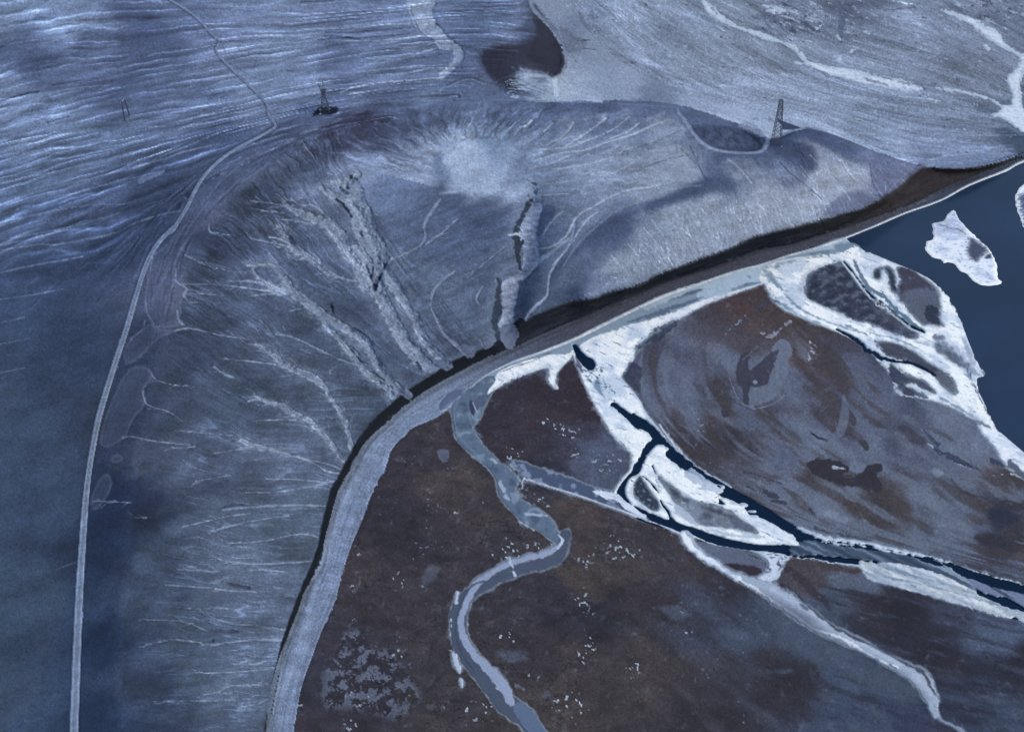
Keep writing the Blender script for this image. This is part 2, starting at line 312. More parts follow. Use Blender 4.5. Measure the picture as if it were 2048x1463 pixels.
spot = M*sm(0.38, 0.46, fbm(Tn/30, S*60, 4, 16, .6)+0.3*np.clip(clu, 0, 1)-0.08)
D += (np.array([165, 180, 215], f32)-D)*(spot*0.55)[..., None]
# ---- mud flats texture
MF = (1-PLAINFAR)
a = fbm((X0+Y0*0.5)/60+NL, (Y0-X0*0.9)/22, 3, 21); k = 1+MF*(0.06*a+0.04*NM+0.03*NS+0.05*NG)
D *= k[..., None]
veil = sm(0.12, 0.5, fbm((X0+Y0*0.35)/75+NM*0.15, (Y0-X0*1.1)/30, 3, 22))*MF*sm(1180, 1350, U)*sm(1500, 1100, V+0.3*U-500)
FL = [cat('O: 1540,600 1610,650 1680,700 1760,790 1880,850 1990,930 2120,1010'), cat('O: 1505,620 1560,720 1620,800 1700,880 1830,960 1950,1035 2120,1100'), cat('O: 1450,600 1450,720 1500,830 1600,910 1720,1000 1850,1070 2120,1150'),
      cat('O: 1400,600 1340,700 1350,810 1440,900 1560,980 1700,1065 2120,1175'), cat('O: 1370,620 1290,680 1272,770 1320,860 1400,930 1520,1010 2120,1200')]
S, Tn, M = loft(FL, 900, 500)
q = fbm(Tn/210+.25*NL, S*9, 3, 23, .55)+.45*fbm(Tn/90, S*22, 2, 25); M = M*sm(50, 190, Tn); v1 = sm(.02, .5, q)*M*sm(0, .03, S)*sm(1, .97, S); v2 = sm(-.02, -.5, q)*M
D += (np.array([94, 104, 132], f32)-D)*(v1*.66)[..., None]; D += (np.array([58, 51, 56], f32)-D)*(v2*.66)[..., None]
FL = [cat('O: 1100,960 1240,1040 1400,1140 1560,1260 1760,1400 1900,1640'), cat('O: 1000,1000 1150,1120 1300,1240 1450,1360 1600,1480 1700,1640'), cat('O: 900,1060 1000,1180 1100,1300 1220,1420 1300,1520 1400,1640')]
S, Tn, M = loft(FL, 900, 500)
q = fbm(Tn/190, S*9, 3, 26, .55); v1 = sm(.0, .5, q)*M*sm(0, .05, S)*sm(1, .7, S); v2 = sm(-.0, -.5, q)*M*sm(1, .8, S)
D += (np.array([74, 76, 96], f32)-D)*(v1*.34*sm(300, 500, Tn))[..., None]; D += (np.array([44, 40, 50], f32)-D)*(v2*.45)[..., None]
q = fbm((U+.35*V)/150, (V-.25*U)/22, 3, 27, .5); m = sm(1600, 1680, U)*sm(1130, 1180, V); D += (np.array([80, 92, 122], f32)-D)*(sm(.12, .5, q)*m*.28)[..., None]; D += (np.array([36, 35, 48], f32)-D)*(sm(.05, -.4, q)*m*.6)[..., None]
# ---- hill base
D[:] = D*(1-hm3)+Dh*hm3

# rills on the left slope
Rr = cat('O: 235,1620 236,1463 240,1300 250,1150 262,1000 290,850 312,740 340,640 372,520 430,420 520,330 590,285 660,255')
Ff = cat('O: 515,1620 533,1463 568,1290 600,1200 650,1050 705,930 760,840 800,790 830,765 860,748 900,728 930,712 960,700')
Md = cat('O: 400,1620 400,1463 400,1300 430,1180 450,1040 480,930 520,850 560,780 600,680 650,600 690,520 700,440 710,390')
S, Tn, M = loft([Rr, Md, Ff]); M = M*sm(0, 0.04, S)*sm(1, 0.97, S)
Tw = Tn + 14*NL + 5*NM
a = fbm(Tw/7, S*5, 2, 31); b = fbm(Tw/16, S*3, 3, 32); c2 = perlin(Tw/55, S*2.4, 33)
rd = sm(0.80, 0.99, 1-np.abs(perlin(Tw/17, S*2.6, 34))*1.6)*sm(-.05, .4, c2+0.25*b)
k = .91+.09*(1-M)+M*(0.04*a+0.09*b+0.10*c2+0.26*rd*sm(0.1, 0.35, S))  # whole left slope also darkened in its colour to offset the sun on it
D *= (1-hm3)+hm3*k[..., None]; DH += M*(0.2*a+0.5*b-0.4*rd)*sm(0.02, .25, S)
blob = M*fbm(X0/26, Y0/34, 3, 35); D *= (1+0.20*blob)[..., None]
# fine hachures near the crest
hz = M*sm(0.0, 0.05, S)*sm(0.42, 0.1, S)*sm(820, 640, V); n = fbm(Tw/4.2, S*9, 2, 36); D *= (1+0.32*hz*n)[..., None]; DH += hz*n*0.35

FINE = [(hm3[..., 0]*M*sm(.05, .3, S), .06*fbm(Tw/4.5, S*3.5, 3, 37, .6)+.22*sm(.8, .98, 1-np.abs(perlin(Tw/12, S*2.2, 38))*1.6)*sm(-.1, .4, perlin(Tw/30, S*3, 39)))]
# basin walls
Rim = cat('O: 600,300 640,262 700,236 800,214 900,206 1000,201 1100,199 1200,202 1300,209 1370,228 1420,285 1430,350 1420,380')
Cen = cat('O: 885,372 880,350 878,325 885,300 915,285 955,278 1000,282 1028,298 1040,318 1046,335 1052,352 1058,368 1064,385')
S, Tn, M = loft([Rim, Cen]); M = M*sm(0, 0.05, S)*sm(1.0, 0.9, S)
left = sm(900, 800, U)*sm(300, 330, V); right = sm(1050, 1150, U)
Tw = Tn+6*NM
n1 = fbm(Tw/4.2, S*5, 2, 41); n2 = fbm(Tw/11, S*3, 3, 42)
rd = sm(0.8, 0.98, 1-np.abs(perlin(Tw/22, S*1.6, 43))*1.7)
k = M*(0.18*n1*(1-.4*right)*sm(0.1, 0.3, S)*sm(1.0, 0.6, S)*(1-0.6*right)*(1-.6*left)+0.13*n2+0.12*rd*right*sm(.12, .3, S))
D *= (1+k)[..., None]; DH += M*(0.35*n1+0.5*n2)*(1-.6*right)
FINE.append((M*sm(.12, .3, S)*(1-.75*right), (.20*sm(1.0, .7, S))*fbm(Tw/3.6, S*2.6, 2, 44)+.2*fbm(Tw/8, S*2, 2, 45)))
fin = M*sm(.42, .95, S+.30*fbm(Tw/6, S*1.6, 3, 46, .6)+.1*n2)*(1-.8*right)
D += (np.array([128, 146, 192], f32)-D)*(fin*.62)[..., None]
fin = M*sm(.35, .75, S+.3*fbm(Tw/10, S*1.2, 3, 47))*left*sm(.2,.5,S); D += (np.array([104, 120, 164], f32)-D)*(fin*.4)[..., None]
# right slopes
Cr = cat('O: 1120,650 1165,622 1200,560 1260,480 1350,412 1440,372 1500,318 1550,298 1620,268 1700,296 1800,328 1842,334')
Ct = cat('O: 1090,622 1110,612 1195,594 1281,569 1373,529 1453,500 1519,471 1592,453 1665,434 1738,413 1811,361 1844,336')
S, Tn, M = loft([Cr, Ct]); M = M*sm(0, 0.05, S)
Tw = Tn+8*NM-26*S
n1 = fbm(Tw/4, S*6, 2, 51); n2 = fbm(Tw/26, S*2, 3, 52); rd = sm(0.86, 0.99, 1-np.abs(perlin(Tw/13, S*1.6, 53))*1.5)*sm(0, .4, perlin(Tw/50, S*2.5, 54))
D *= (1+M*(0.03*n1+0.10*n2+0.20*rd*sm(0.25, 0.5, S)))[..., None]; DH += M*(0.2*n1+0.3*n2-0.25*rd)

FINE.append((M*sm(.1, .35, S), .06*fbm(Tw/3.6, S*4, 2, 57)+.24*sm(.85, .99, 1-np.abs(perlin(Tw/11, S*1.3, 58))*1.5)*sm(0, .35, perlin(Tw/40, S*2, 59))))
# crest belt beside the road: streaks running along it
S, Tn, M = loft([cat('O: 175,1463 190,1200 215,1000 250,820 290,640 310,540 350,470 400,400 470,330 550,285 640,245 720,215'), Rr2 := cat('O: 236,1463 245,1220 262,1000 290,850 312,740 340,640 372,520 430,420 520,345 590,300 680,262 760,240')], 900, 240)
q = fbm(Tn/70, S*7+.4*NM, 4, 55, .6); M = M*sm(0, .1, S)*sm(1, .9, S)*sm(760, 560, V); FINE.append((M, .26*q)); DH += M*q*.8
# plateau stripes
def L5(s): return cat('O: '+s)
G = [L5('-200,-150 150,-165 400,-170 650,-165 960,-175 1100,-170'), L5('-200,60 150,25 400,12 650,20 960,-5 1100,-5'), L5('-200,240 150,170 400,120 650,85 900,55 1080,70'),
     L5('-200,360 150,270 400,225 600,185 800,160 960,150'), L5('-200,470 150,370 350,300 500,262 700,215 900,205'), L5('-200,620 0,550 165,505 260,465 330,400 420,330'), L5('-200,1000 0,860 120,720 200,620 270,520 330,440'), L5('-200,1620 -50,1500 60,1400 120,1250 150,1100 175,900')]
S, Tn, M = loft(G, 1300, 1500)
notleft = M*(HM > 0.5)*1.0
Sw = S*7*110 + 10*NL + 2.5*NM
amp = notleft*sm(760, 560, V+0.35*U*(U > 0))*(0.35+0.65*sm(900, 500, U))
amp0 = notleft*sm(640, 400, V)
a = fbm(Tn/130, Sw/15, 3, 61, .5); b = fbm(Tn/140, Sw/30, 2, 62); e = fbm(Tn/45, Sw/5, 2, 64)
rd = sm(0.86, 0.99, 1-np.abs(perlin(Tn/170, Sw/16, 63))*1.5)*sm(-.15, .35, perlin(Tn/120, Sw/40, 66))
rd2 = sm(0.85, 0.99, 1-np.abs(perlin(Tn/120, Sw/9, 67))*1.5)*sm(0, .4, perlin(Tn/90, Sw/30, 68))
k = amp0*(0.22*a+0.20*b+0.03*e)+amp*(0.14*rd+0.06*rd2)
D *= (1+k)[..., None]; DH += amp0*(0.7*a+0.8*b)+amp*(0.7*rd)
FINE.append((amp0*sm(1500, 800, U), .03*fbm(Tn/60, Sw/4.5, 3, 69, .6)+.12*sm(.84, .99, 1-np.abs(perlin(Tn/130, Sw/12, 70))*1.5)*sm(-.1, .4, perlin(Tn/80, Sw/30, 72))-.12*sm(.84, .99, 1-np.abs(perlin(Tn/130, Sw/14, 73))*1.5)*sm(0, .4, perlin(Tn/80, Sw/34, 74))))
for (lam, se, wt, am_) in ((27, 81, .9, amp0*sm(60, 300, V)*sm(0, 90, np.interp(vs, [0, 250, 330, 400, 500], [540, 540, 430, 360, 300])[:, None].astype(f32)-U)), (13, 84, .7, amp0*sm(1050, 500, V+.2*U))):
    ph = (Sw-6*NL)/lam+.8*fbm(Tn/260, Sw/90, 2, se); f = ph-np.floor(ph); row = np.floor(ph)
    on = sm(-.12, .30, perlin(Tn/120+row*3.7, row*.91, se+1))*am_*wt
    FINE.append((on, .42*np.exp(-((f-.12)/.07)**2)+.16*np.exp(-((f-.12)/.22)**2)-.20*np.exp(-((f-.80)/.16)**2)))
    DH += on*np.exp(-((f-.12)/.15)**2)*.5
lowp = notleft*(1-amp0); D *= (1+lowp*(0.10*fbm((X0+Y0)/60, (Y0-X0*.6)/25, 3, 65)))[..., None]
# grain everywhere on the hill
D *= (1+hm3[..., 0]*(0.035*NG+0.03*NS+0.04*NM))[..., None]

# soft dark and light areas on the hill
DK = (44, 54, 88)
poly('O: 960,112 1000,88 1050,85 1075,60 1066,25 1060,0 1075,20 1100,50 1115,72 1125,105 1127,135 1108,152 1095,144 1085,150 1060,134 1045,138 1040,175 1060,188 1020,184 995,168 975,145', (38, 40, 66), soft=9, rag=2)
poly('B: 1370,110 1420,130 1480,190 1520,270 1548,340 1535,400 1485,458 1440,430 1400,380 1330,330 1380,240 1385,180', (32, 34, 58), soft=5, rag=1)
poly('B: 1230,300 1150,290 1085,340 1100,410 1160,440 1240,420 1260,370', (36, 38, 64), soft=10, rag=1)
Sx, Tx, Mx = loft([cat('B: 1150,465 1230,425 1300,400 1400,405 1480,455 1540,430'), cat('B: 1250,555 1330,575 1450,585 1560,585 1640,570 1760,588')])
n = fbm(Sx*16+NM, Tx/50, 2, 71); paintm = Mx*sm(0.0, .3, Sx)*sm(-.35, .25, n+(Tx/130-0.35))
paint((slice(None), slice(None)), paintm*0.8, (142, 160, 206))
for s in ('B: 1230,420,5 1300,470,5 1400,520,5 1500,555,4', 'B: 1240,460,5 1320,510,5 1440,552,4', 'B: 1240,500,7 1300,540,6 1400,565,4', 'B: 1240,540,5 1300,560,4 1420,578,3'):
    stroke(s, (48, 56, 92), soft=1.6, op=.75, rag=.4)
poly('B: 1250,400 1330,405 1430,440 1480,470 1530,520 1560,590 1450,588 1340,572 1290,520', (136, 154, 198), soft=7, rag=3, op=.6, tex=.9)
poly('B: 1470,462 1530,440 1590,500 1680,560 1800,588 1640,592 1500,592 1400,585 1440,540', (152, 170, 212), soft=6, rag=2, op=.85)
stroke('B: 860,500,5 920,470,6 1000,455,6 1080,480,6 1160,500,6 1230,540,5', (52, 62, 98), soft=2, op=.7)
stroke('B: 860,510,4 930,480,5 1000,465,5 1070,490,4', (120, 137, 182), soft=1.5, op=.6)
stroke('B: 1345,-40,16 1345,0,18 1370,60,24 1430,120,20 1490,190,18 1538,280,13 1558,350,12 1540,420,8', (104, 118, 160), soft=1.5, op=.85)
poly('B: 1515,165 1560,170 1620,215 1680,245 1660,290 1620,320 1590,310 1560,300', (92, 100, 132), soft=3, rag=2, op=.8, tex=.5)
for s in ('B: 1620,240,3 1700,235,3', 'B: 1640,280,3 1740,290,2', 'B: 1590,320,5 1615,360,7'): stroke(s, (52, 62, 96), soft=1, rag=.7, op=.7)
stroke('E: 1195,620,40 1240,520,55 1400,380,62 1600,240,60 1800,160,55 2048,100,55', (54, 68, 108), soft=9, rag=2, op=.62)
stroke('C: 0,1140,60 150,1065,75 300,1020,85 430,1010,75', (52, 66, 106), soft=9, rag=2, op=.75)
stroke('E: 1165,640,25 1200,560,30 1330,440,20', (50, 64, 102), soft=9, op=.6)
poly('C: 225,700 300,682 420,688 520,712 590,760 612,800 595,822 500,838 400,822 320,790', (50, 63, 100), soft=4, rag=2)
poly('C: 120,600 200,600 350,640 470,690 560,720 420,690 300,680 230,690', (66, 82, 124), soft=5, rag=2, op=.7)
poly('C: 440,860 560,880 700,985 880,1095 950,1150 800,1225 640,1270 560,1150 470,1000 400,920', (120, 131, 163), soft=11, rag=2.5, op=.7, tex=.2)
poly('C: 790,765 880,768 1000,830 1130,900 1195,915 1212,1000 1150,1035 1050,1080 950,1110 840,1010 900,925 850,850', (124, 135, 168), soft=9, rag=2, op=.85, tex=.2)
poly('C: 660,780 800,762 880,800 920,900 880,940 800,910 740,870 660,830', (46, 58, 96), soft=10, rag=2, op=.85)
poly('C: 840,710 900,705 1000,760 1150,830 1050,830 950,790 880,770', (52, 66, 110), soft=6, rag=1.5, op=.7)
poly('C: 0,665 130,650 190,690 190,740 80,790 0,810', (122, 134, 168), soft=7, rag=2, op=.6, tex=.3)
poly('C: 0,840 130,790 210,850 285,960 190,1020 0,1085', (126, 138, 170), soft=7, rag=2, op=.6)
poly('C: 1215,930 1300,960 1440,940 1400,1000 1290,1085 1230,1040', (82, 90, 132), soft=5, rag=2, op=.8)
poly('C: 990,1110 1100,1050 1230,1070 1280,1085 1180,1140 1060,1180 960,1180', (78, 88, 130), soft=6, rag=2, op=.8)
for s in ('C: 680,850,4 760,940,5 860,1020,5 940,1090,4', 'C: 220,800,5 265,900,5 300,980,3', 'C: 1205,900,4 1220,1000,3 1260,1070,3'): stroke(s, (52, 62, 96), soft=1.2, rag=.6, op=.75)
for s in ('C: 1290,1085,3 1340,1010,3 1400,950,2', 'C: 1290,1080,3 1290,1000,3', 'C: 1280,1080,3 1230,1000,2', 'C: 1070,1190,8 1095,1150,5', 'C: 130,1230,4 180,1330,4 190,1410,6', 'C: 260,1240,3 320,1300,3', 'C: 350,1400,5 375,1360,6'): stroke(s, (130, 140, 180), soft=1.2, op=.6)
w, m = poly('C: 235,705 350,690 450,700 560,740 600,800 500,825 390,810 310,770', None, soft=5); nn = fbm(X0[w]/7, Y0[w]/12, 3, 312, .6); D[w] *= (1+m*.35*nn)[..., None]
stroke('C: 520,722,10 570,750,18 604,792,20 585,822,14 500,836,8', (28, 38, 62), soft=3, rag=1.6, op=.85)
stroke('C: 330,800,6 400,822,8 500,838,8', (34, 45, 72), soft=2, op=.6)
poly('C: 480,690 560,720 640,760 660,735 600,700 520,670', (120, 136, 178), soft=3, rag=2, op=.7)
stroke('C: 150,600,8 175,640,16 210,690,18 250,745,18 310,800,18 400,828,14 520,838,14 610,828,16 640,790,24 645,762,26', (108, 122, 164), soft=2.2, op=.9)
stroke('C: 250,1463,3 300,1380,3', (60, 70, 104), soft=1)
# lines on the basin's east side
for s in ('M: 290,580,7 480,520,7 700,490,8 900,420,8 1100,360,8 1230,300,7 1380,245,5', 'M: 330,490,6 560,470,7 700,420,7 850,360,7 960,300,6 1060,220,6', 'M: 380,450,6 500,390,8 560,330,10 600,270,12',
          'M: 540,460,5 680,370,8 780,300,9 870,230,9', 'M: 900,400,5 1050,340,6 1140,270,6', 'M: 440,650,5 650,620,6 860,570,6 1000,510,6', 'M: 540,1200,8 640,1030,10 760,960,8 900,880,8 1060,815,8 1200,800,6 1320,770,5',
          'M: 440,1430,9 560,1290,9 700,1080,7 800,1000,5', 'M: 280,1300,10 430,1280,12 560,1180,12 620,1050,8', 'M: 340,1200,6 440,1060,7 520,990,6', 'M: 250,640,5 420,600,6 560,540,5', 'M: 330,770,5 560,750,6 660,720,4', 'M: 350,860,5 560,850,4',
          'M: 700,690,4 900,690,5 1100,590,4', 'M: 1050,650,4 1250,640,4', 'M: 200,300,9 260,250,9', 'M: 360,340,6 430,270,5'):
    stroke(s, (164, 177, 208), soft=2.2, rag=.4, op=.85, dh=-.5)
for s in ('M: 870,560,4 1100,480,5 1300,410,5 1480,330,5', 'M: 980,540,3 1200,470,3 1400,380,3', 'M: 1480,480,5 1560,560,5 1640,650,5 1690,740,5', 'M: 1610,480,5 1620,560,5', 'M: 1070,680,5 1300,590,6 1500,540,4'): stroke(s, (62, 74, 112), soft=1.2, rag=.7, op=.65, dh=-.6)
for s in ('M: 470,260,30 560,250,40 560,330,25 480,420,12', 'M: 700,240,30 850,215,35 800,290,25 700,360,10', 'M: 1000,220,25 1060,195,35 1040,250,25 920,320,10', 'M: 1180,250,30 1330,200,35 1400,240,20', 'M: 200,260,25 240,270,25 200,330,10'):
    stroke(s, (126, 138, 170), soft=4, rag=2.5, op=.5, tex=.5)
stroke('O: 700,200,2 800,195,2 950,198,2 1110,203,2 1250,208,2 1340,214,3', (92, 107, 152), soft=1.2, op=.6)
poly('N: 1560,640 1800,600 2048,600 2048,625 1850,640 1700,640', (150, 168, 214), soft=5, op=.7)
poly('O: 885,302 925,280 975,272 1015,282 1035,305 1022,332 1014,362 992,380 930,384 895,379 905,352 890,326', (142, 162, 210), soft=12, rag=3, op=.75)
poly('N: 1590,660 1750,652 2000,648 2060,655 2060,760 1900,800 1700,780 1600,720', (62, 77, 116), soft=14, rag=4, op=.5)
poly('N: 920,420 1000,390 1050,430 1000,520 930,570 890,500', (116, 134, 188), soft=10, rag=2, op=.7)

for s in ('M: 1640,960,5 1720,1060,7 1800,1180,4', 'M: 1700,950,4 1850,1120,5', 'M: 1440,1000,5 1500,1100,7 1600,1260,6', 'M: 1350,1010,5 1420,1120,7 1500,1290,5', 'M: 1530,1100,6 1560,1190,5', 'M: 1090,1190,5 1200,1260,6 1310,1350,4', 'M: 1180,1130,5 1330,1310,6 1410,1420,4', 'M: 1040,1250,5 1200,1430,5', 'M: 900,1340,4 1000,1450,5', 'M: 1240,1060,4 1330,1180,6 1400,1300,4', 'M: 1880,1010,4 1920,1100,5', 'M: 1600,1180,4 1660,1300,6', 'M: 1720,1160,4 1770,1250,5', 'M: 1950,1020,4 2020,1150,5',
          'M: 1860,560,10 1960,640,12 2060,760,10', 'O: 1600,330,1 1640,380,1.6 1665,420,1', 'O: 1620,310,1 1680,370,1.6 1700,400,1', 'O: 1660,320,1 1710,360,1.5', 'O: 1520,380,1 1560,430,1.6', 'O: 1560,370,1 1610,430,1.6'):
    stroke(s, (146, 160, 194), soft=1.6, rag=.7, op=.5, dh=-.3)
stroke('M: 520,1440,8 640,1260,8 800,1110,8 960,985,8 1120,925,8 1330,830,7 1500,795,7 1640,780,6', (134, 148, 184), soft=3, op=.55)
# dendritic gullies
LG = (130, 146, 188); TRIB = []
def gully(s, col=LG, dep=1.8, op=.8, rag=1.6, edge=True, soft=1.8):
    P = T(s); TRIB.append((P.copy(), 1)); H_ = P.copy(); H_[:, 2] = H_[:, 2]*2.0+14; stroke(H_, (96, 111, 152), soft=9, rag=4, op=.34, tex=.6, sub=2)
    P[:, 2] = P[:, 2]*1.18+1; w, m, side = stroke(P, col, soft=soft+2.2, rag=rag+1.0, op=op*1.0, dh=-dep*.3, tex=.45)
    bn = 1-np.abs(fbm(X0[w]/5, Y0[w]/9, 3, 311, .6))*2.5; D[w] *= (1+m*(.14*sm(.6, 1, bn)-.16*sm(.35, -.2, bn)))[..., None]
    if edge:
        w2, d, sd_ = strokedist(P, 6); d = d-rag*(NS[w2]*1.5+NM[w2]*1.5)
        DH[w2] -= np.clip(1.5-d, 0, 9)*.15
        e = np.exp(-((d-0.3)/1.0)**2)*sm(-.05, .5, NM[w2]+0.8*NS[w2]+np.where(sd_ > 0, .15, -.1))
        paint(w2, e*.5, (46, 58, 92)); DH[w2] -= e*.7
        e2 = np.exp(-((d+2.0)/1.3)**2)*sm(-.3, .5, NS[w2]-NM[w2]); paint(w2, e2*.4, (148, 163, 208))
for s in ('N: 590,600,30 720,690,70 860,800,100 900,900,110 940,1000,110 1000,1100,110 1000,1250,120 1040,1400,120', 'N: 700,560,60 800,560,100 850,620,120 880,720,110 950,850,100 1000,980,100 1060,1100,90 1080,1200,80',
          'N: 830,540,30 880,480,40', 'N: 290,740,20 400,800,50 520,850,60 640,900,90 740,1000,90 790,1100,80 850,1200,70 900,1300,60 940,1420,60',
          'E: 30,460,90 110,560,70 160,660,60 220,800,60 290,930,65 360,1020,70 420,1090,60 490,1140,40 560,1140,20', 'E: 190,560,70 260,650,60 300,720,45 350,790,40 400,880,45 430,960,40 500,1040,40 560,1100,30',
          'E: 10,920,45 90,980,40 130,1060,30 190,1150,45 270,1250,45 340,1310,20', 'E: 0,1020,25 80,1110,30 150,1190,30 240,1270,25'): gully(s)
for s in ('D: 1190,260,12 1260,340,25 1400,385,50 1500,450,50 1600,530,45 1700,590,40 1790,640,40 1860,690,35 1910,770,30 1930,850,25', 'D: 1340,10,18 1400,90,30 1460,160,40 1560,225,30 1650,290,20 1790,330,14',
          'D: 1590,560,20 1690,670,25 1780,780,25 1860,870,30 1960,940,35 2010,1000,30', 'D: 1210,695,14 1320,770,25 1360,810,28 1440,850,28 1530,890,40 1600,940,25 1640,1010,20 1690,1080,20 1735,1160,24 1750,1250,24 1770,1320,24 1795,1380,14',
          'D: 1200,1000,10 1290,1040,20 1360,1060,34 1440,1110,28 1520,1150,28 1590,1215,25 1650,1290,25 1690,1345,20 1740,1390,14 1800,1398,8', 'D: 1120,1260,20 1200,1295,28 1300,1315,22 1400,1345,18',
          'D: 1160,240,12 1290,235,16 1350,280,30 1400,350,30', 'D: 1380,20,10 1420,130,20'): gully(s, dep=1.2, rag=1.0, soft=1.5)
for s in ('D: 1040,330,3 1180,330,7 1330,375,12', 'D: 780,345,3 1000,350,4 1160,370,7 1330,395,10', 'D: 1180,412,9 1280,405,12 1400,405,16', 'D: 820,400,2 900,402,3 1040,415,3', 'D: 1400,505,8 1500,480,10', 'D: 800,450,3 900,455,3',
          'D: 1320,640,5 1400,650,7 1500,690,7 1640,760,8 1760,810,8 1850,830,5', 'D: 730,620,10 800,603,12 900,620,6 1000,645,5 1170,668,5', 'D: 1000,780,4 1200,800,7 1320,815,9', 'D: 960,830,12 1040,880,14 1080,890,6',
          'D: 430,1240,10 490,1238,8 620,1265,5 820,1285,4', 'D: 700,1305,4 850,1295,3', 'D: 600,880,6 625,905,5 700,930,3 850,948,3', 'D: 545,980,6 570,1050,6 690,1090,4 780,1150,3', 'D: 1160,1030,6 1220,1020,8 1300,1050,9',
          'D: 960,1335,6 1120,1310,10 1200,1300,10', 'D: 1380,1330,10 1500,1370,9 1640,1400,6 1750,1455,5', 'D: 1640,870,4 1640,840,4', 'D: 930,0,6 940,40,8 1000,50,4 1060,60,2', 'D: 780,170,4 820,190,8 900,230,3 1050,270,3', 'D: 1080,270,4 1180,280,4',
          'D: 1180,80,5 1330,110,8 1400,130,10', 'D: 1290,70,5 1390,100,8', 'D: 1280,160,5 1320,210,9 1350,250,10', 'D: 1220,1140,4 1440,1140,7', 'D: 730,1200,3 1000,1225,3 1110,1235,4',
          'N: 220,915,14 260,920,12 280,960,12 330,1020,20 370,1080,25', 'N: 150,1000,5 240,1010,8 320,1050,12', 'N: 180,1060,5 260,1090,8', 'N: 250,855,6 400,870,14 500,900,16', 'N: 340,690,14 420,740,12 520,740,14 600,800,20', 'N: 410,680,8 500,690,9 570,750,10',
          'N: 0,760,4 150,790,5 280,800,7', 'N: 0,700,4 150,720,5 280,740,8', 'N: 1160,1180,30 1240,1150,14 1380,1080,14 1440,1000,18 1430,900,24 1500,780,26 1560,690,20', 'N: 1170,1170,20 1110,1240,16 1080,1300,12', 'N: 960,820,6 1010,810,6 1100,840,6', 'N: 1440,1060,12 1580,960,12 1700,850,9',
          'N: 420,180,4 430,220,6 470,280,4 520,340,4', 'N: 690,160,4 720,200,5 760,260,4', 'N: 40,1280,20 100,1340,24 200,1400,30 340,1440,36', 'N: 0,1370,6 120,1370,8 240,1410,14', 'N: 0,1425,10 200,1440,16 330,1450,20',
          'E: 470,760,8 490,680,12 540,620,14 620,560,8', 'E: 480,780,10 520,870,16 560,940,20 640,1010,24 690,1060,10', 'E: 760,760,12 740,720,12 780,650,6', 'E: 690,600,5 900,420,5', 'E: 600,330,4 480,370,8', 'E: 760,960,10 790,1010,10 850,980,12',
          'G: 470,262,3 600,268,4 680,272,4', 'G: 700,350,8 760,350,5', 'G: 1160,310,10 1250,300,12 1400,290,12 1560,285,10 1720,290,8', 'G: 1230,272,8 1300,280,6', 'G: 950,398,4 1180,345,4 1300,330,5', 'G: 1100,420,4 1300,370,5 1500,340,6', 'G: 1090,545,4 1200,580,5 1400,590,5 1640,575,4',
          'G: 1180,480,4 1350,475,5 1560,435,5 1680,460,4', 'G: 1120,720,5 1200,730,7 1330,735,8', 'G: 1260,630,5 1360,620,6 1500,635,5', 'G: 1050,1010,8 1120,1010,10 1260,990,10 1400,985,10 1500,992,8', 'G: 980,820,4 1150,820,5 1260,830,4', 'G: 1060,850,4 1200,900,5 1330,910,5 1490,935,4',
          'G: 760,880,3 950,890,4 1080,940,6', 'G: 1060,1270,5 1140,1255,7 1200,1225,6 1400,1215,5', 'G: 1200,1110,4 1330,1110,5 1380,1095,5', 'G: 1240,1335,4 1330,1320,5 1400,1290,5', 'G: 760,1010,3 900,985,4 1050,1000,4', 'G: 930,620,3 1130,630,3', 'G: 860,700,4 1100,715,4',
          'G: 1380,150,6 1500,150,5 1700,165,4 1780,150,6', 'G: 1280,220,5 1450,215,5 1700,175,4', 'G: 1390,0,8 1500,20,10 1640,70,10 1700,110,7 1800,125,8', 'G: 1750,0,7 1780,50,8 1860,75,7', 'G: 1020,160,3 1200,130,4', 'G: 800,1305,3 1100,1300,3 1300,1290,3', 'G: 1000,1160,3 1250,1150,4 1450,1130,4'):
    TRIB.append((T(s), 0)); w, m, side = stroke(s, (132, 148, 194), soft=1.2, rag=.6, op=.68, dh=-.8, tex=.3)
    D[w] *= (1-0.0*m)[..., None]
for s in ('D: 1640,460,16 1660,520,8', 'N: 1010,1250,14 1000,1290,20 990,1330,14', 'N: 1060,1180,12 1100,1220,10 1060,1300,16 1030,1380,30 1020,1430,34', 'N: 740,600,20 790,640,26', 'N: 830,510,10 790,580,10 800,600,8', 'N: 900,960,14 920,990,12', 'E: 390,1100,16 410,1130,14', 'E: 230,480,9 190,560,9 150,670,7',
          'N: 700,690,6 760,740,14 830,830,14', 'G: 1180,690,10 1240,705,24 1290,715,14', 'G: 1090,940,10 1180,940,12 1280,945,6', 'G: 1080,1005,5 1110,990,10', 'G: 1150,300,5 1230,280,12 1280,290,8', 'D: 1850,240,6 1900,370,10'):
    stroke(s, (46, 58, 94), soft=2.2, rag=1.6, op=.75, dh=-2)
for s in ('N: 640,750 720,720 800,790 820,860 740,900 680,860', 'N: 1000,830 1060,830 1120,900 1120,1000 1060,990 1000,930', 'D: 1750,430 1830,440 1900,540 1900,640 1820,610 1760,530', 'D: 1880,690 1990,700 2030,800 1960,830 1900,780', 'D: 560,700 700,640 900,640 980,690 860,740 700,790 560,780', 'N: 370,480 480,380 560,420 620,500 520,560 420,540'):
    poly(s, (52, 64, 100), soft=8, rag=4, op=.5, tex=.4)
rt = random.Random(11)
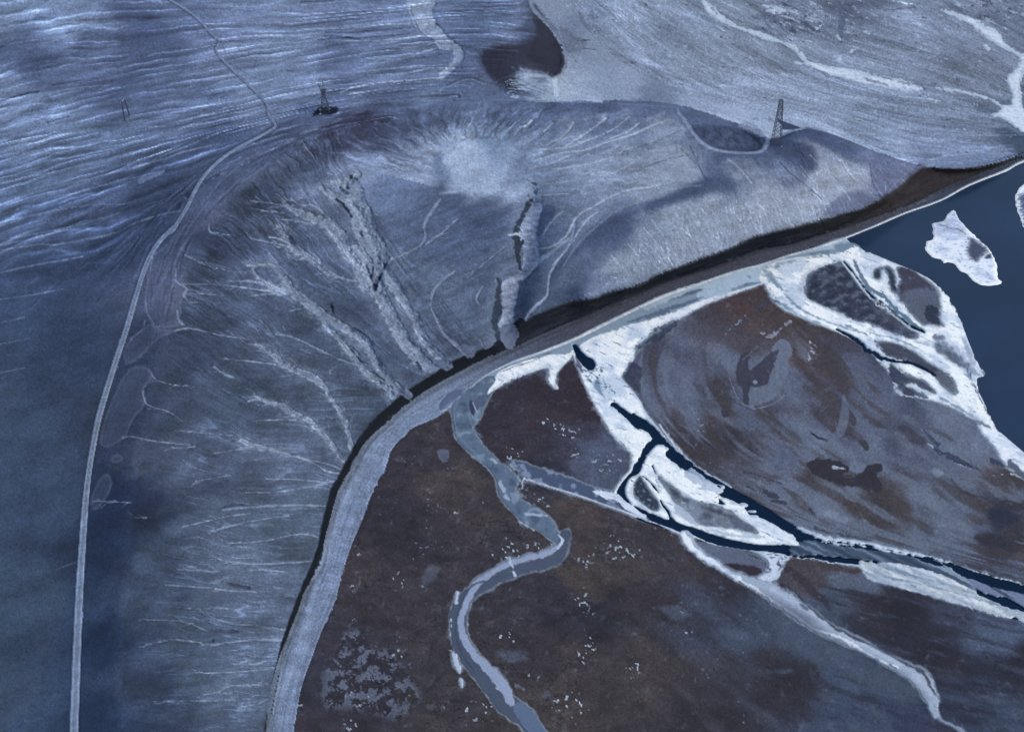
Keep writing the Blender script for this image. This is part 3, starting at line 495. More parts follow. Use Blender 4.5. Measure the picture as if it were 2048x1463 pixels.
for (P, big) in TRIB:                      # small side channels joining every gully, pointing upslope
    Q = smooth(P[:, :2], 4)
    up = 1 if Q[0][0] < Q[-1][0] or Q[0][1] < Q[-1][1] else -1
    L = 0
    for a, b in zip(Q[:-1], Q[1:]):
        L += math.hypot(*(b-a))
        if L < (3.5 if big else 8): continue
        L = 0
        for side_ in ((-1, 1) if big else (rt.choice((-1, 1)),)):
            if rt.random() < .25: continue
            g = math.atan2(*((a-b)*up)[::-1])+side_*rt.uniform(.25, .75); ln = rt.uniform(8, 44 if big else 24); k = rt.uniform(-.5, .5)
            m1 = a+ln*.5*np.array([math.cos(g), math.sin(g)]); m2 = m1+ln*.5*np.array([math.cos(g+k-side_*.3), math.sin(g+k-side_*.3)])
            q = np.array([[*a, 2.2 if big else 1.2], [*m1, 1.3 if big else .8], [*m2, .4]])
            w, m, sd_ = stroke(q, (124, 140, 184), soft=1.2, rag=.5, op=rt.uniform(.25, .62), sub=2, dh=-.3)
            q[:, 1] += 1.6; stroke(q, (56, 68, 104), soft=1.0, rag=.4, op=rt.uniform(.1, .35), sub=1)
# canyon
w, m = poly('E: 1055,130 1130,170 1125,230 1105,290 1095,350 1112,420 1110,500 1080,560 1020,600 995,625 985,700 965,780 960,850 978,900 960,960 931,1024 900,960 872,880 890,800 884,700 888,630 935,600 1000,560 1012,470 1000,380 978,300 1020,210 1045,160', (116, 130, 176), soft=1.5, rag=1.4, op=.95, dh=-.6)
n = fbm(X0[w]/5, Y0[w]/5, 2, 77); D[w] *= (1+0.22*m*n)[..., None]; DH[w] += n*m*.5
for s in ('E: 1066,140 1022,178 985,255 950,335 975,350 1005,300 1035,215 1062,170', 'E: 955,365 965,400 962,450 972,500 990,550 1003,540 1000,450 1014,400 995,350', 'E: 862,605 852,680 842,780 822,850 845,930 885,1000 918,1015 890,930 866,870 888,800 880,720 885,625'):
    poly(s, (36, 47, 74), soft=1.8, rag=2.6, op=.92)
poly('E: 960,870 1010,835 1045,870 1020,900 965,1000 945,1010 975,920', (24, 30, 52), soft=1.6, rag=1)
poly('E: 1120,215 1150,175 1200,185 1195,240 1140,300 1120,370 1095,350 1105,280', (64, 78, 122), soft=3.5, rag=1, op=.8)
for s in ('E: 930,350,10 980,345,12 1010,370,8', 'E: 985,300,6 1010,330,5 1000,380,5'): stroke(s, (136, 150, 192), soft=1.2, rag=1)
stroke('E: 1030,845,20 1080,775,20 1150,710,14 1162,640,12 1175,570,12 1235,480,10 1290,400,12 1320,280,10', (126, 140, 184), soft=1.8, rag=.8, op=.85, dh=-.8)
stroke('E: 960,620,14 1030,590,18 1110,500,26 1180,450,18 1280,370,12', (138, 152, 194), soft=1.8, rag=1, op=.8)
stroke('E: 1005,640,8 1060,580,8 1110,520,8', (48, 60, 94), soft=1.4, rag=1, op=.6)
n = sm(0.15, .35, fbm(X0/6, Y0/6, 2, 78)); w, m = poly('M: 170,790 230,720 300,760 350,880 300,920 240,880 190,840', None, soft=3); paint(w, m*n[w]*.7, (58, 72, 110)); paint(w, m*(1-n[w])*.4, (140, 155, 198))

# top: light stream bed and plateau marks
w, m = poly('B: 650,-120 790,-120 800,0 780,60 810,150 880,220 940,280 960,320 950,360 890,420 830,460 800,455 880,380 905,330 880,290 820,290 790,240 740,215 690,170 660,110 640,60', (140, 155, 198), soft=2, rag=2, op=.95, tex=.3, dh=-1.5)
n = fbm(X0[w]/9, Y0[w]/14, 3, 81); D[w] *= (1+0.16*m*n)[..., None]; DH[w] += m*n*1.5
stroke('B: 650,60,4 685,150,6 720,200,5 790,240,5', (56, 68, 106), soft=1.6, rag=1.4, op=.7)
stroke('B: 955,290,3 965,330,6 930,390,8 890,425,6', (60, 72, 112), soft=1.8, rag=1, op=.7)
for s in ('B: 240,540,7 330,505,9 500,480,8 650,470,9 800,455,10', 'B: 400,440,3 600,430,5 760,400,8 860,400,6', 'B: 0,170,4 250,165,5 450,145,6 640,140,8', 'B: 150,235,4 400,240,5 600,225,6 720,205,8', 'B: 400,345,3 600,345,5 700,310,6 790,285,9', 'B: 250,50,3 450,60,4 640,40,6', 'B: 0,30,4 200,15,4', 'B: 560,280,3 700,270,5 790,250,6', 'B: 290,550,12 360,540,8'):
    stroke(s, (140, 157, 205), soft=1.4, rag=.7, op=.75, dh=.5)
for s in ('B: 140,210,5 250,215,8 330,225,9 450,215,6 640,200,4', 'B: 150,190,4 300,190,5 600,165,5', 'B: 0,12,5 200,5,6', 'A: 1830,240,5 1950,222,8 2048,222,8', 'A: 0,275,10 30,268,6', 'A: 0,590,4 60,575,8 150,548,14 225,535,10', 'A: 0,630,5 60,605,6', 'A: 180,405,3 290,390,5', 'A: 300,500,4 470,470,6', 'A: 280,715,3 400,680,5', 'A: 840,955,3 1000,880,5 1200,800,5'):
    stroke(s, (44, 56, 96), soft=1.6, rag=.8, op=.75, dh=-.8)
for s in ('A: 400,180 640,180 700,200 560,215 420,205', 'A: 590,20 740,20 830,60 1000,160 900,240 790,190 760,150 650,60', 'A: 430,290 520,245 560,270 600,300 450,345', 'A: 70,380 180,340 250,350 240,400 90,420', 'A: 200,90 330,75 300,110 210,125', 'A: 1160,210 1290,200 1280,230', 'A: 640,480 800,400 740,540 600,590 690,500', 'A: 1230,560 1380,540 1250,590'):
    poly(s, (64, 78, 126), soft=7, rag=4, op=.55, tex=.5)
for s in ('A: 0,1175,6 150,1140,5 500,1050,8 800,970,10 1000,890,9 1190,815,8 1370,745,9 1500,725,10 1580,715,12', 'A: 0,1260,4 250,1170,6 500,1115,9 740,1050,10 960,1000,6', 'A: 0,1320,5 260,1245,9 520,1200,8 730,1195,3', 'A: 0,1400,6 200,1370,8 450,1320,9 700,1245,4', 'A: 0,1463,6 230,1430,8 330,1430,9 640,1370,12 800,1300,9 950,1255,8 1085,1228,5',
          'A: 0,625,6 200,580,9 400,520,8 640,500,6', 'A: 0,460,5 200,425,7 400,380,6 560,340,5', 'A: 100,900,5 400,860,7 600,800,7 900,690,8 1200,660,6', 'A: 590,870,4 800,820,7 1000,770,8 1250,690,8 1500,670,5', 'A: 0,850,5 200,800,6 480,770,4', 'A: 600,745,4 900,742,5 1350,740,4 1520,725,5', 'A: 1000,910,5 1100,880,8 1290,840,5',
          'A: 450,270,4 700,260,5', 'A: 0,920,7 250,900,6 550,850,5', 'A: 0,1060,5 300,1010,6 600,940,5', 'O: 0,490,3 60,478,3 120,462,2', 'O: 0,545,3 60,532,3.5 165,513,2', 'O: 0,598,1.5 60,590,2 125,578,1', 'O: 0,645,1.5 50,634,1.5', 'A: 820,1060,30 900,1030,20 960,1005,6'):
    stroke(s, (118, 137, 188), soft=1.5, rag=.6, op=.66, dh=.6, tex=.3)
for s in ('G: 290,620,2 340,600,5 410,578,4', 'D: 380,410,2 440,385,4 505,372,4', 'O: 0,745,3 50,735,2', 'O: 0,688,2 60,676,1'): stroke(s, (92, 112, 162), soft=1.3, op=.6)

# pale hummocks beside the road
HUM = (90, 98, 138)
for s in ('D: 440,810 430,740 480,650 545,605 590,575 640,605 740,612 690,640 640,665 590,710 540,760 490,803', 'D: 290,1270 300,1200 330,1100 380,980 430,880 480,830 560,830 600,870 585,915 545,960 560,1040 500,1120 460,1200 440,1240 370,1290 310,1295',
          'G: 575,50 590,25 620,20 640,40 625,62 590,68', 'G: 475,300 475,240 510,160 545,125 570,130 583,170 570,220 530,280 495,312', 'D: 575,210 620,160 700,90 740,30 780,0 860,0 840,60 770,150 740,240 730,320 790,350 800,400 770,440 770,520 740,560 760,590 620,600 570,540 550,480 575,420 560,300'):
    w, m = poly(s, HUM, soft=3.5, rag=1.4, op=.32, dh=.5)
    w, d = polydist(T(s), 8); e = np.exp(-((d-2.5)/2.2)**2); paint(w, e*.20, (120, 130, 172))
for s in ('D: 600,190,6 580,300,6 560,420,6 570,510,6 610,580,6', 'D: 735,250,8 740,330,10 800,370,10 780,410,10 805,435,8', 'D: 745,500,10 755,560,14 790,588,8', 'D: 560,940,10 545,985,8 565,1045,8', 'D: 555,560,4 540,610,5 470,670,4'): stroke(s, (126, 138, 186), soft=1.6, rag=.7, op=.6)
stroke('O: 440,345,6 480,320,5 520,302,5 560,290,6 620,262,8 680,240,8', (98, 108, 154), soft=4, op=.5)
stroke('G: 690,420,40 650,600,60 600,760,50 570,900,40', (28, 42, 80), soft=16, op=.45)
stroke('O: 645,224,2 700,218,2', None)

# cliff band with strata
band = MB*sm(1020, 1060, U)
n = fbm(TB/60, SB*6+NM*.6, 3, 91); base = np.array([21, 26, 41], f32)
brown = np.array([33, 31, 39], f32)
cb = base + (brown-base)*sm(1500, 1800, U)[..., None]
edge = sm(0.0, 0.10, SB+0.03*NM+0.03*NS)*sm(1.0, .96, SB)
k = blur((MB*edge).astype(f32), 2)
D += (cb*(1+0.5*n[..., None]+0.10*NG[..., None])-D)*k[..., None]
DH += MB*n*1.0*sm(900, 1100, U)
stroke('E: 1220,780,10 1300,750,16 1420,760,12 1560,730,14 1700,680,14', (42, 36, 48), soft=3, rag=1, op=.7)
poly('C: 1500,930 1600,925 1750,930 1700,1000 1500,1060 1350,1110 1300,1080 1400,1000', (42, 36, 46), soft=5, op=.6)
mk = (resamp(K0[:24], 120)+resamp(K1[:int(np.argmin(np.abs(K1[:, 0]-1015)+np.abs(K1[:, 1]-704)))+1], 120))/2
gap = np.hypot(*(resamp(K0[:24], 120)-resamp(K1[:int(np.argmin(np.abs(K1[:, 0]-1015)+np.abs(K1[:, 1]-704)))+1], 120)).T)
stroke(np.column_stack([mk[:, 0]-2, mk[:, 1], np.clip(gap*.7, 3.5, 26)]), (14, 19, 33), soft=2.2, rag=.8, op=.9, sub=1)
# spurs of pale ground running down the band on the left
for s in ('E: 870,900 930,1025 985,930 950,870', 'E: 770,960 790,1020 850,975 830,930', 'E: 640,1000 690,1070 740,1040 720,1000', 'E: 470,1100 560,1140 600,1120 560,1080', 'E: 280,1260 345,1315 370,1290 320,1240', 'O: 712,912 700,940 722,935'):
    poly(s, (78, 90, 130), soft=1.5, rag=1.2)
# ------------------------------------------------------------------ flats: strip, shoreline, ice
K2 = cat('O: 583,1600 583,1463 587,1431 598,1369 617,1315 638,1258 664,1200 678,1146 700,1081 720,1035 735,992 752,955 766,930 778,895 800,870 822,850 850,838 871,828 895,812 920,795 939,776 973,750 1025,724 1076,706 1144,680 1195,656 1264,622 1332,591 1400,567 1463,545 1527,528 1574,512 1621,499 1685,478 1748,453 1811,426 1881,401 1939,370 2012,341 2060,318 2250,262')
SS, TS, MS = loft([K1, K2], 2500, 220)
STRIP = MS*1.0
n = fbm(TS/90, SS*12, 3, 101); n2 = fbm(TS/60, SS*30, 2, 102)
pale = sm(1150, 850, U)[..., None]
col = np.array([66, 70, 100], f32)*(1-pale)+np.array([112, 130, 178], f32)*pale
tail = sm(1750, 1950, U)[..., None]; col = col*(1-tail)+np.array([50, 62, 92], f32)*tail
k = MS*1.0
D += (col*(1+0.16*n+0.05*n2+0.05*NG)[..., None]*(1-0.30*sm(.25, 0.0, SS))[..., None]-D)*k[..., None]
for s in ('G: 1420,1463,6 1440,1290,6 1480,1130,6 1540,960,6 1600,800,5', 'G: 1470,1463,5 1500,1250,5 1560,1060,5 1620,850,5 1690,640,5'): stroke(s, (74, 88, 132), soft=1.5, rag=.4, op=.5)
for s in ('G: 1660,620,20 1740,400,22 1800,250,30 1860,120,30', 'G: 1500,1200,30 1600,900,30 1650,650,20'): stroke(s, (136, 156, 206), soft=7, op=.55)
stroke('G: 1520,1420,10 1545,1280,12 1590,1120,12 1650,960,12 1720,790,12 1780,620,12 1830,450,12 1890,280,14 1950,150,14', (98, 108, 150), soft=2, rag=3, op=.6)
# grey rim left of the mud
W_ = (240, 246, 255); P_ = (176, 198, 230); T_ = (122, 147, 176); T2 = (80, 104, 134)
def ice(s, col=W_, soft=1.1, rag=1.0, tex=0.0, **k): return poly(s, col, soft=soft, rag=rag, ice=1.0, wat=0.0, tex=tex, **k)
def icel(s, col=W_, soft=.9, rag=.5, **k): return stroke(s, col, soft=soft, rag=rag, ice=1.0, wat=0.0, **k)
def water(s, soft=1.0, rag=.8, **k): return poly(s, (26, 46, 76), soft=soft, rag=rag, ice=0.0, wat=1.0, **k)
def waterl(s, soft=.8, rag=.6, **k): return stroke(s, (26, 46, 76), soft=soft, rag=rag, ice=0.0, wat=1.0, **k)
def isl(s, col, soft=1.2, rag=1.2, **k): return poly(s, col, soft=soft, rag=rag, ice=0.0, wat=0.0, **k)

# lake
LAKE = cat('O: 1690,478 1748,455 1811,428 1881,403 1939,372 2012,343 2060,320 2300,240 2300,1100 2120,960 2048,903 2010,872 1998,863 1985,843 1970,808 1957,780 1954,758 1970,748 1957,729 1944,701 1932,669 1919,634 1903,606 1881,576 1852,553 1811,534 1764,515 1716,495')
water(LAKE, rag=.3)
# channel along the shore
ice('O: 1690,474 1621,499 1574,512 1527,528 1463,545 1400,567 1332,591 1264,622 1195,656 1144,680 1076,706 1025,724 973,750 939,776 905,806 912,830 945,812 985,782 1040,740 1100,715 1144,704 1200,690 1280,650 1340,640 1373,628 1425,601 1476,582 1524,567 1560,560 1600,530 1700,520', T_, rag=.3)
ice('F: 0,560 0,640 130,600 250,550 400,515 380,480 400,430 560,360 700,330 900,300 950,280 900,250 700,315 550,355 400,405 200,460', (168, 196, 228), rag=.8, tex=.25)
ice('F: 850,290 960,265 1060,340 980,350 900,330', (112, 136, 170), soft=3, rag=1)
ice('J: 560,350 700,290 900,230 1100,190 1240,185 1235,130 1210,110 1100,130 900,180 700,250 560,310', (160, 188, 220), rag=1.5, tex=.3)
for s in ('J: 700,300 800,250 890,225 880,240 790,270', 'J: 640,350 800,300 900,270 850,300 700,360 560,400 450,430 500,400', 'J: 1060,235 1150,195 1230,190 1120,215'): poly(s, T2, soft=2, rag=1)
# triangle and north-south channel
ice('J: 140,600 230,520 400,462 600,402 780,335 950,275 1100,232 1240,193 1240,200 1100,248 950,302 800,378 700,435 600,500 530,545 500,590 485,650 440,700 420,745 480,815 530,885 562,950 620,1020 690,1115 790,1205 700,1200 600,1160 560,1200 520,1290 440,1380 380,1430 390,1395 430,1330 470,1270 480,1220 460,1170 400,1120 340,1020 270,900 210,790 165,685', (222, 233, 252), rag=.6)
n = fbm(X0/22, Y0/30, 3, 111)
w, m = poly('J: 150,600 240,530 400,470 700,400 480,650 420,745 560,950 690,1115 600,1160 480,1220 340,1010 210,790', None); paint(w, m*sm(0, .35, n[w])*.8, (236, 243, 254)); paint(w, m*sm(0, -.35, n[w])*.5, (150, 178, 216))
ice('J: 430,560 530,500 500,600 440,700 410,740 380,700 420,620', (240, 246, 254), soft=3)
icel('J: 130,590,12 165,680,14 210,790,18 270,900,24 340,1020,28 410,1120,26', (232, 241, 254), soft=1.2)
icel('J: 640,1020,8 700,1110,14 790,1210,14 900,1290,12 1060,1390,14', (226, 236, 250))
isl('K: 855,225 905,190 960,140 1060,70 1160,20 1250,0 1230,60 1140,120 1060,200 960,215 900,270 830,330 820,300', (46, 54, 82), rag=2.2, tex=.6)
isl('K: 795,400 850,440 920,500 900,560 880,640 870,700 820,680 760,620 705,560 730,500', (48, 52, 78), rag=2, tex=.3)
water('K: 228,225 330,330 420,395 432,450 400,492 340,462 290,400 240,320', rag=1)
water('K: 585,822 640,812 700,860 780,905 880,950 960,1000 1030,1060 1090,1130 1140,1200 1160,1250 1060,1205 990,1270 950,1330 890,1400 850,1480 790,1480 845,1370 880,1280 930,1225 930,1180 990,1170 920,1110 830,1050 760,980 690,900 625,850', rag=.9)
w, m = poly('K: 340,470 430,490 470,420 540,480 530,580 600,660 640,740 560,700 480,640 400,620 350,560', None, soft=2); n = sm(0.02, .16, np.abs(fbm(X0/4.5, Y0/6, 2, 112))); paint(w, m*(1-n[w])*.85, (44, 72, 104)); 
poly('K: 440,590 490,600 500,680 540,760 470,700 430,640', (80, 112, 146), soft=2, rag=1, op=.7)
poly('K: 245,340 290,410 325,480 320,520 280,480 255,410', (50, 60, 90), soft=1.2, rag=2, op=.8)
poly('K: 660,1060 700,1080 740,1150 800,1230 790,1280 740,1200 690,1120', (70, 96, 130), soft=1.2, rag=1.5, op=.8)
stroke('J: 480,810,4 540,890,4 570,950,5 640,1040,4 720,1140,4 830,1240,3', (48, 54, 80), soft=1, rag=.5, op=.7)

# main channel to the lower right
water(cat('L: 220,500 215,540 245,620 300,680 400,735 600,800 860,880 1000,935 1200,975 1400,1000 1560,1012', 'I: 860,553 960,568 1100,590 1200,607 1240,660 1320,690 1500,740 1650,780 1800,825 1950,870 2048,890 2300,980 2300,790 2048,699 1850,647 1700,600 1560,555 1480,543 1350,513 1200,483 1050,463 960,436', 'L: 1760,830 1600,742 1500,672 1400,612 1300,552 1180,492 1050,412 930,340 830,270 700,170 600,60 500,100 440,160 400,240 330,350 260,430'), rag=.4, sub=1)
# slush right
w, m = poly('I: 830,500 920,470 1060,490 1250,515 1450,545 1540,580 1640,620 1750,680 1800,740 1600,680 1400,610 1200,570 980,550 840,545', (56, 76, 104), ice=1, wat=0, rag=1.5); n = fbm((X0*.8-Y0*.6)/24, (X0*.6+Y0*.8)/4.5, 3, 113); paint(w, m*sm(.1, .4, n[w])*.6, (120, 140, 172)); paint(w, m*sm(-.1, -.4, n[w])*.7, (28, 46, 74))
ice('I: 1190,575 1300,580 1400,590 1500,612 1600,640 1700,680 1800,740 1900,790 2060,840 2300,930 2300,980 2048,890 1950,870 1800,827 1650,782 1500,740 1320,692 1235,662 1205,610', (226, 236, 252), rag=1.4, tex=.15)
n = fbm((X0*.8-Y0*.6)/40, (X0*.6+Y0*.8)/6, 3, 114); w, m = poly('I: 1190,575 1300,580 1500,612 1700,680 1900,790 2060,840 2300,930 2300,980 2048,890 1800,827 1500,740 1235,662', None); paint(w, m*sm(.05, .35, n[w])*.6, (120, 146, 184)); paint(w, m*sm(-.05, -.35, n[w])*.6, (240, 246, 254))
ice('I: 1740,665 1800,680 1900,715 2048,745 2300,830 2300,900 2048,820 1960,770 1830,740', (104, 120, 158), rag=1.6)
w, m = poly('I: 1740,665 1900,715 2048,745 2300,830 2300,900 2048,820 1830,740', None); paint(w, m*sm(.12, .3, n[w])*.8, (34, 50, 78))
ice('I: 1545,560 1640,590 1720,650 1780,700 1700,660 1600,610 1520,575', (120, 142, 172), rag=.8)
water('I: 1460,545 1540,560 1640,600 1560,592', rag=.6)
icel('I: 870,400,12 960,435,22 1050,462,22 1200,480,16 1350,510,16 1480,540,20 1560,552,9 1700,598,6 1850,645,5 2048,697,5 2300,780,5', (202, 216, 240), rag=1.3)
icel('I: 960,452,6 1060,482,8 1230,500,10 1400,535,8 1500,550,8', (172, 190, 220), rag=1.2)
icel('I: 860,552,6 960,566,7 1100,588,8 1200,600,10', (214, 226, 246))
icel('L: 215,560,26 270,655,22 400,715,14 560,770,12 720,835,20 860,872,14 1000,930,12 1150,962,10 1300,988,14 1420,1000,20 1560,1015,18 1640,1030,10', (222, 233, 250), rag=.7)
# left bank ice
ice('L: 165,0 420,-10 505,70 440,140 412,220 370,290 300,370 250,430 217,500 200,550 175,560 215,470 260,390 330,320 345,250 330,180 262,130 215,75', (232, 241, 254), rag=.8)
stroke('L: 215,60,8 270,120,16 320,190,8', (58, 70, 100), soft=1.4, rag=1.4, op=.7)
# ice system between the two arms
ice('L: 500,160 570,112 648,145 628,200 720,270 800,330 850,325 950,390 1050,435 1112,462 1095,500 1050,525 1150,560 1250,620 1310,690 1400,715 1500,765 1600,830 1712,905 1690,948 1560,940 1400,938 1250,918 1100,885 950,835 800,785 710,755 660,712 655,735 600,725 450,662 340,600 295,540 283,480 300,425 345,375 410,335 440,240', (232, 241, 254), rag=.9)
water('L: 640,165 700,190 800,260 900,330 1000,395 1090,440 1060,455 960,420 860,360 780,330 700,270 625,215', rag=1.2)
poly('L: 700,250 800,290 860,330 800,350 740,310', (50, 78, 108), soft=1.5, rag=1.6, op=.7)
ice('L: 790,330 850,320 950,390 1050,440 1110,462 1090,495 1060,522 980,500 890,450 800,400', (160, 178, 212), rag=1.8, tex=.2)
water('L: 1010,430 1080,470 1150,500 1260,530 1290,600 1220,590 1120,560 1060,540 1100,510 1080,480', rag=1.5)
water('L: 760,395 860,440 960,500 1050,560 1110,600 1080,610 980,560 880,500 790,440', rag=1.5, op=.8)
ice('L: 525,200 620,225 720,300 800,400 930,480 1050,570 1020,620 900,560 800,540 740,480 660,400 560,350 520,290', (230, 239, 253), rag=.8)
isl('L: 528,345 600,400 650,440 720,480 765,545 850,560 950,590 1050,612 1150,652 1200,692 1260,745 1325,780 1385,842 1280,832 1180,808 1050,790 900,768 820,690 740,620 690,590 640,520 590,450', (50, 56, 82), rag=1.2, tex=.2)
isl('L: 1180,700 1280,760 1375,835 1300,835 1200,810 1150,780', (86, 94, 126), soft=3)
isl('L: 560,370 700,480 900,600 1150,700 1100,700 900,620 700,540', (38, 40, 60), soft=6, op=.6)
isl('L: 402,372 362,430 354,500 378,565 450,620 520,665 570,645 562,580 510,510 460,440 425,385', (46, 54, 80), rag=1.0)
w, m = poly('L: 402,372 362,430 354,500 378,565 450,620 520,665 570,645 562,580 510,510 460,440', None); paint(w, m*sm(.2, .4, fbm(X0[w]/3, Y0[w]/5, 2, 116))*.5, (140, 155, 185))
for s in ('L: 430,375,7 480,415,10 520,460,12 560,510,8', 'L: 575,570,12 600,620,14 640,670,18 660,735,14', 'L: 510,290,9 530,340,9 560,400,6', 'L: 520,380,4 580,480,4'): waterl(s)
poly('L: 700,600 780,640 850,700 900,770 820,760 740,700 690,650', (120, 140, 176), soft=2, rag=2.5, op=.6)
poly('L: 860,830 980,850 1100,870 1100,890 980,860', (44, 74, 100), soft=2, rag=1, op=.6)
poly('L: 980,810 1200,850 1400,860 1430,880 1250,880 1080,850', (150, 174, 204), soft=2, rag=2, op=.7)
ice('L: 1300,690 1400,720 1500,770 1600,830 1712,905 1690,948 1560,940 1440,930 1440,870 1380,830 1330,760', (224, 234, 250), rag=1.4)
for s in ('L: 1215,605 1250,590 1295,605 1290,628 1240,625', 'L: 1290,660 1330,650 1370,662 1350,680 1300,675', 'L: 1305,700 1350,690 1390,705 1350,720', 'L: 1140,590 1180,585 1190,605 1150,605'): ice(s, (182, 200, 228), rag=.5, soft=.8)
stroke('L: 1560,780,10 1640,820,40 1740,880,70 1780,920,60', (28, 34, 52), soft=6, op=.0)
# west link and curved teal arm
ice('O: 905,804 940,776 973,752 1000,757 990,775 975,800 960,835 952,845 945,858 960,882 1000,925 1035,955 1030,985 1052,1005 1080,1020 1105,1040 1118,1065 1128,1085 1120,1090 1072,1058 1050,1048 1020,1018 998,990 992,960 975,935 940,905 915,880 907,850', (82, 104, 134), rag=.6)
n = fbm(X0/9, Y0/12, 3, 117); w, m = poly('O: 915,800 973,755 990,775 955,845 1000,925 1045,980 1118,1065 1050,1048 992,960 915,880', None); paint(w, m*sm(.1, .4, n[w])*.45, (150, 170, 200)); paint(w, m*sm(-.1, -.5, n[w])*.6, (52, 68, 98))
stroke('Q: 290,570,6 220,660,8 170,780,8 165,900,8 190,1020,8 250,1130,8 350,1230,7 450,1330,5', (112, 134, 164), soft=1.2, op=.8)
stroke('Q: 340,700,8 330,850,8 380,1000,8 470,1100,8', (120, 142, 172), soft=1.5, op=.6)
poly('Q: 330,700 370,690 400,760 390,850 350,820', (42, 54, 84), soft=2, rag=.5)
poly('Q: 370,700 430,650 520,620 480,700 460,770 425,820 390,760', (74, 86, 118), soft=1.3, rag=.8)
icel('Q: 370,700,8 400,770,10 425,815,12 455,760,6', (150, 168, 200), soft=1)
for s in ('H: 1300,170,26 1320,210,16', 'H: 1240,40,10 1280,60,14', 'H: 1330,240,18 1350,260,12', 'H: 1430,330,10 1540,340,14', 'H: 1400,370,8 1480,415,7'): icel(s, (146, 164, 196), rag=1.6)
ice('H: 1340,60 1400,62 1500,90 1650,140 1780,190 1880,220 1910,245 2060,340 2060,362 1850,288 1700,238 1560,195 1440,155 1410,165 1405,110', (62, 78, 112), rag=1)
w, m = poly('H: 1340,60 1500,90 1780,190 1910,245 2060,340 1700,238 1440,155', None); paint(w, m*sm(.05, .3, n[w])*.7, (140, 156, 190))
icel('H: 1790,215,18 1860,235,34 1905,245,26 1960,290,30 2048,345,24', (204, 217, 240), rag=2.0)
icel('H: 1412,190,4 1412,160,7 1440,150,8 1560,190,8 1700,232,9 1850,285,9 2060,358,10', (196, 208, 232), soft=.9, rag=.3)
# white wedge
ice('Q: 660,370 800,290 950,230 1100,205 1220,165 1420,160 1500,135 1490,200 1430,260 1340,360 1325,400 1310,480 1350,548 1300,545 1240,480 1225,430 1235,320 1150,330 1020,370 880,420 780,470 680,530 590,580 540,620 560,560 620,480', (234, 242, 255), rag=.5)
poly('Q: 700,540 850,470 1000,400 1150,350 1230,370 1220,430 1100,420 950,450 800,530', (74, 82, 118), soft=2, rag=3, op=.55, tex=.8)
icel('O: 940,776,1.5 973,750,2.5 1025,724,3.2 1076,706,4 1144,680,5 1195,655,5.5 1264,621,5.5 1332,590,5.5 1400,567,4.5 1463,545,4 1527,528,3.5 1574,512,4 1621,499,3.5 1685,478,3.5 1748,453,3 1811,426,3 1881,401,3 1939,370,3.5 2012,341,4.5 2060,318,5 2250,262,6', (226, 237, 253), soft=.8, rag=.25)
stroke('Q: 690,360,7 860,300,7 1060,235,7 1250,150,7', (52, 62, 94), soft=1, rag=.4, op=.8)
stroke('Q: 700,330,10 900,250,9 1100,195,8 1280,130,8', (60, 72, 106), soft=1.4, rag=.6, op=.7)
stroke('Q: 0,800,20 60,740,14 120,690,12 200,640,10 240,600,10', (128, 146, 188), soft=1.5, rag=.6, op=.8)
ice('Q: 0,720 120,590 260,560 230,630 130,700 40,780 0,800', (84, 98, 136), soft=1.5, rag=.6)
icel('Q: 0,822,14 90,770,12 160,700,9 225,640,9', (150, 168, 206), soft=1)
# lower winding ribbon
stroke('H: 1640,440,60 1600,560,60 1480,600,60 1340,640,60 1230,700,50 1130,760,70 1085,850,90 1085,950,90 1120,1040,90 1200,1150,100 1270,1230,110 1340,1320,110 1440,1400,100 1500,1500,100 1560,1640,100', (58, 72, 100), soft=1.6, rag=1.3, ice=1.0, op=.85)
icel('H: 1630,465,18 1600,500,26 1540,535,28 1440,560,26 1330,595,26 1250,640,30 1180,690,34 1145,750,34 1115,820,36 1095,880,40 1100,940,40 1130,1010,40 1170,1070,40 1235,1130,50 1285,1190,60 1330,1250,60 1360,1310,36', (136, 152, 190), soft=1.3, rag=1.6)
icel('H: 1605,440,10 1625,470,16 1600,510,14', (176, 194, 226), rag=.8)
icel('H: 1400,1340,60 1450,1400,80 1490,1463,90 1540,1560,95 1600,1700,95', (82, 102, 138), soft=1.4, rag=.8)
stroke('H: 1570,340,8 1640,400,8 1672,470,8 1650,550,8 1580,610,8', (46, 46, 62), soft=1.5, op=.7)
stroke('H: 1220,680,5 1160,700,8 1110,770,8 1080,850,10 1070,950,8 1100,1050,8 1170,1150,8', (34, 42, 64), soft=1.4, rag=1, op=.6)
for s in ('I: 1230,640,5 1400,672,6 1600,715,6 1800,770,7 2000,830,7', 'I: 1330,610,6 1500,660,8 1700,715,8 1900,780,8'): stroke(s, (96, 120, 152), soft=1.6, rag=2.4, op=.7)
for s in ('H: 1045,1040,18 1065,1080,30 1085,1140,26 1090,1160,12', 'H: 1080,740,18 1075,790,10', 'H: 1045,880,7 1035,960,9', 'H: 1095,1190,16 1100,1230,14', 'H: 1350,560,3 1380,650,4'): icel(s, (168, 184, 216), rag=2.2)
stroke('H: 1380,1220,24 1420,1240,10', (98, 110, 144), soft=1.5, rag=2, op=.7)
